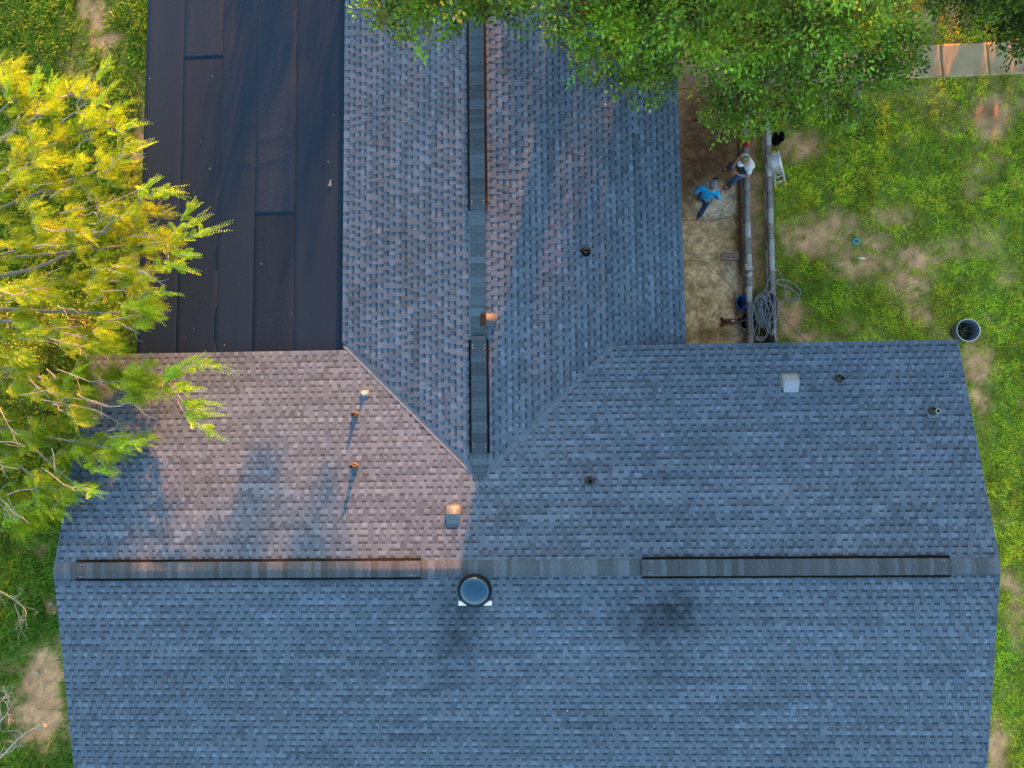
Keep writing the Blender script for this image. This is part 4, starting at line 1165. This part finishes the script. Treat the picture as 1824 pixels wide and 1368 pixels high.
M['felt2'] = mat_plain('tar_paper', (.022, .022, .025), .8, var=.35, scale=20, bump=.4)
tub = bucket('tub', 'round grey tub of soil on the lawn at the roof corner', 1725, 588, 0, .285, .42, .01, 'greyplastic', 'soilmix', .30, taper=.82, cat='tub', rim='lightrim')
for k in range(7):
    mb = MB(); a_ = random.uniform(0, 6.28); L_ = random.uniform(.12, .26)
    P0 = np.array([random.uniform(-.14, .02), random.uniform(-.02, .14), .13]); P2 = P0+[math.cos(a_)*L_, math.sin(a_)*L_, .10]
    S = smooth_path([P0, (P0+P2)/2+[0, 0, .09], P2], 7); s_ = np.array([-math.sin(a_), math.cos(a_), 0])*.008
    V = np.concatenate([S-s_, S+s_]); i = np.arange(6)
    mb.add(V, np.stack([i, i+1, i+8, i+7], 1), (.12, .17, .05)); mb.build('weed_blade', M['grass'], tub)
bucket('bucket', 'oval blue bucket against the patio wall, half under the hose', 1321, 539, 0, .125, .34, .01, 'blueplastic', 'soilmix', .25, 1.0, 1.55, taper=.85)
bucket('bucket', 'black bucket beside the red jack under the hose', 1334, 571, 0, .16, .33, .01, 'black', 'soilmix', .5, 1, 1.25, taper=.85)
bucket('bucket', 'black bucket half hidden by leaves behind the lawn wall', 1388, 243, 0, .15, .30, .01, 'black', 'soilmix', .2, taper=.85)

# ring toy and stick
mb = MB(); c = at(1525, 430, .03); n1, n2 = 28, 10; A = np.linspace(0, 2*np.pi, n1, endpoint=False); Bq = np.linspace(0, 2*np.pi, n2, endpoint=False)
V = np.array([((.076+.022*math.cos(b_))*math.cos(a_), (.076+.022*math.cos(b_))*math.sin(a_), .022*math.sin(b_)) for a_ in A for b_ in Bq])
i, j = np.meshgrid(np.arange(n1), np.arange(n2), indexing='ij'); i = i.ravel(); j = j.ravel()
mb.add(V, np.stack([i*n2+j, ((i+1) % n1)*n2+j, ((i+1) % n1)*n2+(j+1) % n2, i*n2+(j+1) % n2], 1))
tag(mb.build('toy_ring', M['cyan'], None, True, loc=tuple(c)), 'bright cyan rubber ring lying on the patchy lawn', 'ring')
mb = MB(); a_, b_ = at(1528, 460, .02), at(1541, 461, .03); mb.tube(smooth_path([a_, (a_+b_)/2+[0, .015, .005], b_], 6), [.018, .022, .02, .021, .018, .010], 7)
tag(mb.build('stick', M['white'], None, True), 'short whitish stick on bare soil below the cyan ring', 'stick')

# red bag
mb = MB(); c = at(1330, 252, .62); rq = np.random.default_rng(2)
mb.lathe([(.02, 0), (.10, .005), (.118, .05), (.112, .10), (.085, .14), (.05, .155), (.028, .17), (.034, .195), (.004, .20)], 20, sx=.88, sy=1.15)
V = np.concatenate(mb.v); an = np.arctan2(V[:, 1], V[:, 0]); V[:, :2] *= (1+.07*np.sin(an*6+V[:, 2]*30))[:, None]; V[:, 2] += .012*np.sin(an*3); mb.v = [V]
tag(mb.build('red_bag', M['red'], None, True, loc=(c[0], c[1], .50)), 'bunched red cloth bag on the wall behind the seated man', 'bag')

# dark short pipe
mb = MB(); a_, b_ = at(1237, 214, .06), at(1250, 215, .06); mb.tube(np.linspace(a_, b_, 4), .03, 10)
tag(mb.build('pipe_offcut', M['darkpipe'], None, True), 'short dark pipe offcut on the brown patio near the leaves', 'pipe')

# hollow concrete block with clay in its two cells
c = at(1301, 455, .22); e = empty('hollow_block', (c[0], c[1], PZ), -.06); tag(e, 'hollow concrete block filled with orange clay on the patio', 'block')
l, w, h = .41, .20, .20; mb = MB()
for (x0, x1, y0, y1) in ((-l/2, l/2, -w/2, -w/2+.03), (-l/2, l/2, w/2-.03, w/2), (-l/2, -l/2+.03, -w/2+.03, w/2-.03), (l/2-.03, l/2, -w/2+.03, w/2-.03), (-.018, .018, -w/2+.03, w/2-.03)):
    mb.box((x0, y0, 0), (x1, y1, h))
mb.build('shell', M['block2'], e)
for sx in (-1, 1):
    mb = MB(); mb.lathe([(.082, h-.04), (.078, h+.004), (.05, h+.018), (.01, h+.022)], 14, (sx*.098, 0), sx=.95, sy=.82)
    V = np.concatenate(mb.v); V[:, 2] += np.random.default_rng(sx+3).normal(0, .005, len(V)); mb.v = [V]; mb.build('clay_fill', M['clay'], e, True)

# plank
a_, b_ = at(1308, 520, .25), at(1312, 563, .08); d = b_-a_; L_ = np.linalg.norm(d); mb = MB(); mb.box((-L_/2, -.035, -.02), (L_/2, .035, .02))
o = mb.build('plank', M['wood'], None, loc=tuple((a_+b_)/2)); o.rotation_euler = Vector(d).to_track_quat('X', 'Z').to_euler(); tag(o, 'short brown board leaning by the blue bucket', 'board')

# floor jack
c0, c1 = at(1283, 573, .1), at(1322, 572, .1); d = c1-c0; rz = math.atan2(d[1], d[0]); e = empty('floor_jack', (c0[0], c0[1], PZ), rz)
tag(e, 'rusty red trolley jack on the patio beside the black bucket', 'jack'); L_ = np.linalg.norm(d)
for sy in (-1, 1):
    mb = MB(); V = [(x, sy*.055+dy, z) for dy in (-.006, .006) for x, z in ((0, .02), (L_*.95, .04), (L_*.98, .11), (L_*.45, .14), (.02, .08))]
    mb.add(V, [np.array([[4, 3, 2, 1, 0], [5, 6, 7, 8, 9]]), np.array([[k, (k+1) % 5, 5+(k+1) % 5, 5+k] for k in range(5)])]); mb.build('side_plate', M['jackred'], e)
    mb = MB(); mb.lathe([(.002, -.02), (.04, -.02), (.04, .02), (.002, .02)], 16, M=Matrix.Translation((.05, sy*.095, .04))@Matrix.Rotation(R(90), 4, 'X')); mb.build('wheel', M['steel'], e, True)
    mb = MB(); mb.lathe([(.002, -.012), (.03, -.012), (.03, .012), (.002, .012)], 14, M=Matrix.Translation((L_*.9, sy*.085, .03))@Matrix.Rotation(R(90), 4, 'X')); mb.build('castor', M['steel'], e, True)
mb = MB(); mb.tube([(.05, -.12, .04), (.05, 0, .04), (.05, .12, .04)], .014, 8); mb.build('axle', M['jackred'], e, True)
mb = MB(); mb.box((.06, -.03, .06), (L_*.5, .03, .12)); mb.build('lift_arm', M['jackred'], e)
mb = MB(); mb.lathe([(.002, .12), (.045, .12), (.05, .145), (.04, .15), (.035, .135), (.002, .135)], 16, (.10, 0)); mb.build('saddle', M['steel'], e, True)
mb = MB(); mb.box((L_*.40, -.04, .135), (L_*.68, .04, .150)); q = mb.build('top_plate', M['jackred'], e)
mb = MB(); mb.box((L_*.46, -.022, .1515), (L_*.63, .022, .153)); mb.build('label_plate', M['white'], e)
mb = MB(); mb.tube([(L_*.8, 0, .10), (L_*.95, 0, .2), (L_*1.05, 0, .30)], .018, 8); mb.build('handle_socket', M['steel'], e, True)

# tar paper sheet over the end of the lawn wall
A = [(1360, 523), (1384, 521), (1386, 545), (1386, 612), (1384, 645), (1363, 645), (1364, 600), (1361, 560)]
xs = np.linspace(0, 1, 9); ys = np.linspace(0, 1, 22); V = []
for y_ in ys:
    for x_ in xs:
        zz = .43+.018*math.sin(x_*7+y_*11)+.01*math.sin(y_*31)-.28*max(0, .30-x_)/.30-.25*max(0, x_-.85)/.15
        q = at(1361+3*y_+x_*(23-2*y_), 522+125*y_+2*math.sin(x_*9), zz); V.append(q)
V = np.array(V); c = V.mean(0)*[1, 1, 0]; nxx = 9; i, j = np.meshgrid(np.arange(8), np.arange(21)); k = (j*nxx+i).ravel()
F = np.stack([k, k+nxx, k+nxx+1, k+1], 1); V2 = V-[0, 0, .006]; nV = len(V)
bd = [k_ for k_ in range(9)]+[8+9*k_ for k_ in range(1, 22)]+[9*21+k_ for k_ in range(7, -1, -1)]+[9*k_ for k_ in range(20, 0, -1)]
bd = np.array(bd); bn = np.roll(bd, -1)
mb = MB(); mb.add(np.concatenate([V, V2])-c, [np.concatenate([F, F[:, ::-1]+nV, np.stack([bd, bn, bn+nV, bd+nV], 1)])])
tag(mb.build('tar_paper', M['felt2'], None, True, loc=tuple(c)), 'black tar paper draped over the end of the lawn wall', 'tar paper')

# tangled hose
hp = [(1322, 548, .36), (1336, 546, .52), (1346, 560, .5), (1348, 580, .45), (1343, 590, .45), (1330, 590, .40), (1318, 578, .30), (1325, 570, .38), (1340, 572, .5), (1352, 560, .5), (1362, 530, .48), (1370, 496, .5), (1384, 480, .3), (1394, 498, .08), (1398, 515, .06), (1400, 530, .05), (1411, 539, .04), (1422, 534, .04), (1421, 526, .05),
      (1408, 514, .05), (1390, 508, .1), (1382, 502, .3), (1392, 498, .2), (1408, 502, .06), (1422, 514, .05), (1426, 523, .04), (1418, 530, .04), (1400, 533, .05), (1388, 540, .1), (1390, 552, .1), (1400, 570, .05), (1416, 586, .04), (1430, 600, .04), (1442, 618, .04)]
coil = []
rq = random.Random(9)
for k in range(9):
    cx, cy = 1362+rq.uniform(-9, 8), 560+rq.uniform(-14, 14); a0 = rq.uniform(0, 6.28); rx, ry = rq.uniform(8, 17), rq.uniform(22, 44); tl = rq.uniform(-.35, .35)
    for s_ in range(8):
        a_ = a0+s_*2*math.pi/8
        ex, ey = rx*math.cos(a_), ry*math.sin(a_)
        coil.append((cx+ex*math.cos(tl)-ey*math.sin(tl), cy+ex*math.sin(tl)+ey*math.cos(tl), .47+.012*k+rq.uniform(-.01, .02)))
tail = [(1352, 590, .5), (1350, 600, .4), (1362, 604, .25), (1368, 590, .5)]
P = [at(*q) for q in hp[:11]]+[at(*q) for q in coil]+[at(*q) for q in tail]+[at(*q) for q in hp[10:]]
P = np.array(P); c = P.mean(0)*[1, 1, 0]; S = smooth_path(P-c, len(P)*6); mb = MB(); mb.tube(S, .0125, 6)
tag(mb.build('hose', M['hose'], None, True, loc=tuple(c)), 'tangled coils of grey hose over the two walls, trailing onto the lawn', 'hose')
P = np.array([at(*q) for q in ((1372, 575, .5), (1388, 568, .1), (1392, 586, .05), (1405, 602, .04), (1420, 618, .04))]); c = P.mean(0)*[1, 1, 0]
mb = MB(); mb.tube(smooth_path(P-c, 30), .009, 6); tag(mb.build('cable', M['hose'], None, True, loc=tuple(c)), 'thin grey cable running under the eave beside the hose tail', 'cable')

# folded aluminium ladder propped on the lawn wall
f0 = at(1389.5, 331, .04); t0 = at(1376, 271, .62); d = t0-f0; L_ = np.linalg.norm(d); yv = Vector(d).normalized(); xv = Vector((1, .05, 0)); zv = xv.cross(yv).normalized(); xv = yv.cross(zv)
Mx = Matrix((xv, yv, zv)).transposed().to_4x4(); Mx.translation = Vector(f0)
e = empty('folding_ladder', (0, 0, 0)); e.matrix_world = Mx; tag(e, 'folded aluminium ladder with yellow feet propped on the lawn wall', 'ladder')
for lay in range(3):
    z0 = lay*.05; w_ = .27-.035*lay; y0 = .03 if lay == 0 else .16*lay; y1 = L_-.02
    for sx in (-1, 1):
        mb = MB(); x0 = sx*w_/2; mb.box((x0-.026, y0, z0), (x0+.026, y1-.01*lay, z0+.042)); mb.build('rail', M['alu'], e)
    for q in range(4):
        yy = y0+.1+(y1-y0-.18)*q/3+.04*lay; mb = MB(); mb.box((-w_/2+.026, yy-.024, z0+.010), (w_/2-.026, yy+.024, z0+.034)); mb.build('rung', M['alu'], e)
for q in range(5):
    mb = MB(); xx = -.084+.042*q; mb.box((xx-.015, L_*.40+.02*(q % 2), .13), (xx+.015, L_-.03, .158)); mb.build('rail', M['alu'], e)
for sx in (-1, 1):
    mb = MB(); mb.box((sx*.135-.036, -.02, -.008), (sx*.135+.036, .06, .055)); mb.build('foot', M['yellow'], e)
    mb = MB(); mb.lathe([(.002, -.02), (.038, -.02), (.038, .02), (.002, .02)], 16, M=Matrix.Translation((sx*.10, L_-.06, .09))@Matrix.Rotation(R(90), 4, 'Y')); mb.build('hinge', M['alu'], e, True)
mb = MB(); mb.box((-.05, L_-.01, .02), (.05, L_+.03, .06)); mb.build('end_cap', M['yellow'], e)
mb = MB(); mb.box((-.03, .30, .165), (.0, .36, .17)); mb.build('latch', M['yellow'], e)
mb = MB(); mb.tube(smooth_path([(-.07, L_*.5, .17), (-.02, L_*.42, .19), (.03, L_*.3, .18), (.05, .15, .17)], 12), .008, 5); mb.build('strap', M['black'], e)

# ------------------------------------------------------------------ people
def skin(name, J, E_, mat, parent, root=0, sub=2):
    names = list(J); idx = {k: i for i, k in enumerate(names)}
    me = bpy.data.meshes.new(name)
    me.from_pydata([J[k][:3] for k in names], [(idx[a], idx[b]) for a, b in E_], [])
    me.materials.append(mat)
    o = bpy.data.objects.new(name, me); col.objects.link(o); o.parent = parent
    m = o.modifiers.new('skin', 'SKIN'); m.use_smooth_shade = True
    sv = me.skin_vertices
    if not sv:
        bm_ = __import__('bmesh').new(); bm_.from_mesh(me); bm_.verts.layers.skin.verify(); bm_.to_mesh(me); bm_.free(); sv = me.skin_vertices
    for k in names:
        q = J[k]; rad = q[3]; sv[0].data[idx[k]].radius = (rad, q[4] if len(q) > 4 else rad)
        sv[0].data[idx[k]].use_root = (idx[k] == root)
    s = o.modifiers.new('sub', 'SUBSURF'); s.levels = sub; s.render_levels = sub
    return o
M['skin'] = mat_plain('skin', (.50, .28, .19), .6, var=.08)
M['denim'] = mat_plain('denim', (.035, .10, .22), .9, var=.3, scale=30, bump=.3)
M['denim2'] = mat_plain('dark_denim', (.02, .085, .20), .9, var=.3, scale=30, bump=.3)
M['whiteshirt'] = mat_plain('white_cotton', (.70, .72, .74), .9, var=.1, scale=12, bump=.6)
M['blueshirt'] = mat_plain('bright_blue_cotton', (.02, .42, .85), .8, var=.25, scale=12, bump=.6)
M['boot'] = mat_plain('brown_boot', (.10, .04, .025), .7, var=.3)
M['shoe'] = mat_plain('tan_boot', (.33, .24, .15), .8, var=.2)
M['camo'] = mat_plain('camo_cap', (.14, .10, .05), .9, var=.5, scale=38, rgb2=(.42, .34, .18))
M['greycap'] = mat_plain('grey_cap', (.18, .19, .22), .9, var=.2)
M['darkcap'] = mat_plain('dark_cap', (.012, .014, .018), .8)
M['hair'] = mat_plain('dark_hair', (.03, .02, .015), .8)
M['glove'] = mat_plain('dark_sleeve', (.02, .035, .06), .8)

def hand(J, E_, w, d, s, side, curl):
    """five fingers from wrist joint name w, direction d, side vector s"""
    W_ = np.array(J[w][:3]); d = np.array(d, float); d /= np.linalg.norm(d); s = np.array(s, float); s /= np.linalg.norm(s); dn = np.cross(d, s)
    pm = W_+d*.05; J[w+'_palm'] = (*pm, .030, .018); E_.append((w, w+'_palm'))
    for k, (off, L_) in enumerate(((-.030, .065), (-.010, .078), (.011, .074), (.030, .058))):
        a = W_+d*.09+s*off; b = a+d*L_*.5+dn*curl*L_*.3; c_ = b+d*L_*.3+dn*curl*L_*.6
        for nm, q, rd in (('a', a, .0095), ('b', b, .009), ('c', c_, .0075)): J[f'{w}_f{k}{nm}'] = (*q, rd)
        E_ += [(w+'_palm', f'{w}_f{k}a'), (f'{w}_f{k}a', f'{w}_f{k}b'), (f'{w}_f{k}b', f'{w}_f{k}c')]
    a = W_+d*.045-s*side*.038; b = a+d*.03-s*side*.022
    J[w+'_t0'] = (*a, .0105); J[w+'_t1'] = (*b, .009); E_ += [(w+'_palm', w+'_t0'), (w+'_t0', w+'_t1')]

def cap(parent, c, fwd, tilt, crown, brim, r=.105, front=None):
    """baseball cap: crown + bill; c = head centre, fwd = heading angle"""
    Mh = Matrix.Translation(c)@Matrix.Rotation(fwd, 4, 'Z')@Matrix.Rotation(tilt, 4, 'Y')
    mb = MB(); mb.lathe([(r*1.02, .015), (r*1.0, .05), (r*.86, .095), (r*.5, .128), (.008, .136)], 20, M=Mh, sx=1.1, sy=.92)
    k = mb.build('cap', crown, parent, True)
    V = []; n = 12
    for rr_, zz in ((r*.95, .028), (r*1.85, .012)):
        for q in range(n):
            a_ = -1.0+2.0*q/(n-1)
            x_ = rr_*math.cos(a_*.95)*1.1; y_ = (r*.9)*math.sin(a_*1.35)*(1 if rr_ < r*1.2 else .92); V.append((x_, y_, zz-.02*abs(a_)**2))
    V = np.array(V); V = np.concatenate([V, V-[0, 0, .006]])
    V = V@np.array(Mh)[:3, :3].T+np.array(Mh)[:3, 3]; q = np.arange(n-1)
    F = np.concatenate([np.stack([q, q+1, q+n+1, q+n], 1), np.stack([q+2*n, q+3*n, q+3*n+1, q+2*n+1], 1), np.stack([q+n, q+n+1, q+3*n+1, q+3*n], 1)])
    b = MB(); b.add(V, F); b.build('bill', brim, k, True)
    mb = MB(); mb.lathe([(.012, .134), (.010, .142), (.001, .144)], 8, M=Mh); mb.build('button', brim, k, True)

def head(J, E_, nk, hc, f):
    f = np.array(f, float); hc = np.array(hc)
    J['neck'] = (*nk, .058); J['skull'] = (*(hc-[0, 0, .02]), .086, .092); J['crown'] = (*(hc+[0, 0, .07]), .080); J['face'] = (*(hc+f*.055-[0, 0, .045]), .062); J['chin'] = (*(hc+f*.075-[0, 0, .095]), .035); J['nose'] = (*(hc+f*.118-[0, 0, .03]), .014)
    s = np.array([-f[1], f[0], 0])
    J['ear_l'] = (*(hc+s*.092-[0, 0, .03]), .018, .012); J['ear_r'] = (*(hc-s*.092-[0, 0, .03]), .018, .012)
    E_ += [('chest', 'neck'), ('neck', 'skull'), ('skull', 'crown'), ('skull', 'face'), ('face', 'chin'), ('face', 'nose'), ('skull', 'ear_l'), ('skull', 'ear_r')]

# walking man in the bright blue shirt. local frame: +x forward, +y left
fp = at(1243, 373, 0); e = empty('person', (fp[0], fp[1], PZ), R(62))
tag(e, 'man in bright blue shirt, jeans and grey cap walking across the patio', 'person')
J = {'pelvis': (0, 0, .95, .10, .12), 'waist': (.0, 0, 1.10, .10, .12), 'chest': (.03, 0, 1.36, .11, .13),
     'sl': (.03, .17, 1.40, .055), 'sr': (.03, -.17, 1.40, .055), 'el': (-.08, .30, 1.18, .042), 'er': (.02, -.30, 1.14, .042), 'wl': (.02, .34, .95, .030), 'wr': (.20, -.30, 1.02, .030),
     'hl': (0, .09, .90, .085), 'hr': (0, -.09, .90, .085), 'kl': (.16, .10, .52, .058), 'kr': (-.06, -.10, .50, .058), 'al': (.20, .10, .10, .042), 'ar': (-.30, -.10, .17, .042), 'tl': (.34, .11, .045, .036), 'tr': (-.20, -.10, .045, .036)}
E_ = [('pelvis', 'waist'), ('waist', 'chest'), ('chest', 'sl'), ('chest', 'sr'), ('sl', 'el'), ('el', 'wl'), ('sr', 'er'), ('er', 'wr'), ('pelvis', 'hl'), ('pelvis', 'hr'), ('hl', 'kl'), ('kl', 'al'), ('al', 'tl'), ('hr', 'kr'), ('kr', 'ar'), ('ar', 'tr')]
head(J, E_, (.05, 0, 1.50), (.09, 0, 1.645), (1, 0, 0))
hand(J, E_, 'wl', (.2, .1, -1), (1, 0, 0), 1, .5); hand(J, E_, 'wr', (.9, .1, -.4), (0, 1, 0), 1, .6)
body = skin('body', J, E_, M['skin'], e)
sj = {'hip': (0, 0, .90, .125, .165), 'waist': (0, 0, 1.08, .125, .160), 'chest': (.02, 0, 1.33, .135, .18), 'top': (.04, 0, 1.47, .075), 'sl': (.03, .18, 1.405, .080), 'sr': (.03, -.18, 1.405, .080), 'el': (-.08, .30, 1.18, .068), 'er': (.02, -.30, 1.14, .066), 'ml': (-.04, .315, 1.08, .060), 'mr': (.10, -.30, 1.08, .058)}
skin('shirt', sj, [('hip', 'waist'), ('waist', 'chest'), ('chest', 'top'), ('chest', 'sl'), ('chest', 'sr'), ('sl', 'el'), ('sr', 'er'), ('el', 'ml'), ('er', 'mr')], M['blueshirt'], e)
tj = {'p': (0, 0, .96, .12, .15), 'hl': (0, .095, .86, .105), 'hr': (0, -.095, .86, .105), 'kl': (.16, .10, .52, .080), 'kr': (-.06, -.10, .50, .080), 'al': (.20, .10, .13, .066), 'ar': (-.29, -.10, .19, .066)}
skin('trousers', tj, [('p', 'hl'), ('p', 'hr'), ('hl', 'kl'), ('kl', 'al'), ('hr', 'kr'), ('kr', 'ar')], M['denim2'], e)
for a_, t_, nm in (('al', 'tl', 'l'), ('ar', 'tr', 'r')):
    A_, T_ = np.array(J[a_][:3]), np.array(J[t_][:3])
    skin('shoe', {'h': (*(A_-[.03, 0, .03]), .058), 'm': (*((A_+T_)/2-[0, 0, .01]), .055, .05), 't': (*T_, .048, .042)}, [('h', 'm'), ('m', 't')], M['shoe'], e)
cap(e, (.09, 0, 1.645), 0, .12, M['greycap'], M['darkcap'])
hb = {'a': (.03, 0, 1.66, .088), 'b': (.02, 0, 1.60, .075)}; skin('hair', hb, [('a', 'b')], M['hair'], e)

# seated man on the wall: local +x forward (towards the patio)
wp = at(1333, 301, .5); e = empty('person', (wp[0], wp[1], 0), R(192))
tag(e, 'man in white shirt, jeans and camouflage cap sitting on the wall', 'person')
Z0 = .5
J = {'pelvis': (.0, 0, Z0+.11, .11, .13), 'waist': (.05, 0, Z0+.28, .11, .12), 'chest': (.17, 0, Z0+.50, .11, .13),
     'sl': (.18, .17, Z0+.54, .052), 'sr': (.18, -.17, Z0+.54, .052), 'el': (.14, .30, Z0+.30, .042), 'er': (.22, -.28, Z0+.30, .042), 'wl': (.36, .16, Z0+.24, .030), 'wr': (.40, -.12, Z0+.24, .030),
     'hl': (.06, .10, Z0+.10, .085), 'hr': (.06, -.10, Z0+.10, .085), 'kl': (.44, .20, Z0+.09, .060), 'kr': (.42, -.20, Z0+.09, .060), 'al': (.50, .22, PZ+.10, .043), 'ar': (.40, -.24, PZ+.10, .043), 'tl': (.66, .25, PZ+.045, .036), 'tr': (.56, -.27, PZ+.045, .036)}
E_ = [('pelvis', 'waist'), ('waist', 'chest'), ('chest', 'sl'), ('chest', 'sr'), ('sl', 'el'), ('el', 'wl'), ('sr', 'er'), ('er', 'wr'), ('pelvis', 'hl'), ('pelvis', 'hr'), ('hl', 'kl'), ('kl', 'al'), ('al', 'tl'), ('hr', 'kr'), ('kr', 'ar'), ('ar', 'tr')]
fw = (math.cos(.45), math.sin(.45), 0)
head(J, E_, (.24, 0, Z0+.64), (.30, .0, Z0+.77), fw)
hand(J, E_, 'wl', (.6, -.8, -.1), (.8, .6, 0), 1, .7); hand(J, E_, 'wr', (.5, .8, -.1), (.8, -.6, 0), -1, -.7)
skin('body', J, E_, M['skin'], e)
sj = {'hip': (0, 0, Z0+.10, .135, .165), 'waist': (.05, 0, Z0+.27, .130, .160), 'chest': (.16, 0, Z0+.48, .135, .18), 'top': (.22, 0, Z0+.60, .080), 'sl': (.18, .18, Z0+.545, .085), 'sr': (.18, -.18, Z0+.545, .085), 'ml': (.155, .255, Z0+.40, .070), 'mr': (.205, -.245, Z0+.40, .070)}
skin('shirt', sj, [('hip', 'waist'), ('waist', 'chest'), ('chest', 'top'), ('chest', 'sl'), ('chest', 'sr'), ('sl', 'ml'), ('sr', 'mr')], M['whiteshirt'], e)
tj = {'p': (.0, 0, Z0+.12, .125, .155), 'hl': (.08, .105, Z0+.10, .105), 'hr': (.08, -.105, Z0+.10, .105), 'kl': (.44, .20, Z0+.09, .082), 'kr': (.42, -.20, Z0+.09, .082), 'al': (.49, .22, PZ+.16, .066), 'ar': (.41, -.24, PZ+.16, .066)}
skin('trousers', tj, [('p', 'hl'), ('p', 'hr'), ('hl', 'kl'), ('kl', 'al'), ('hr', 'kr'), ('kr', 'ar')], M['denim'], e)
for a_, t_ in (('al', 'tl'), ('ar', 'tr')):
    A_, T_ = np.array(J[a_][:3]), np.array(J[t_][:3])
    skin('boot', {'u': (*(A_+[0, 0, .09]), .060), 'h': (*(A_-[.03, 0, .03]), .060), 'm': (*((A_+T_)/2-[0, 0, .01]), .058, .05), 't': (*T_, .050, .044)}, [('u', 'h'), ('h', 'm'), ('m', 't')], M['boot'], e)
cap(e, (.30, 0, Z0+.77), .45, .18, M['camo'], M['white'])
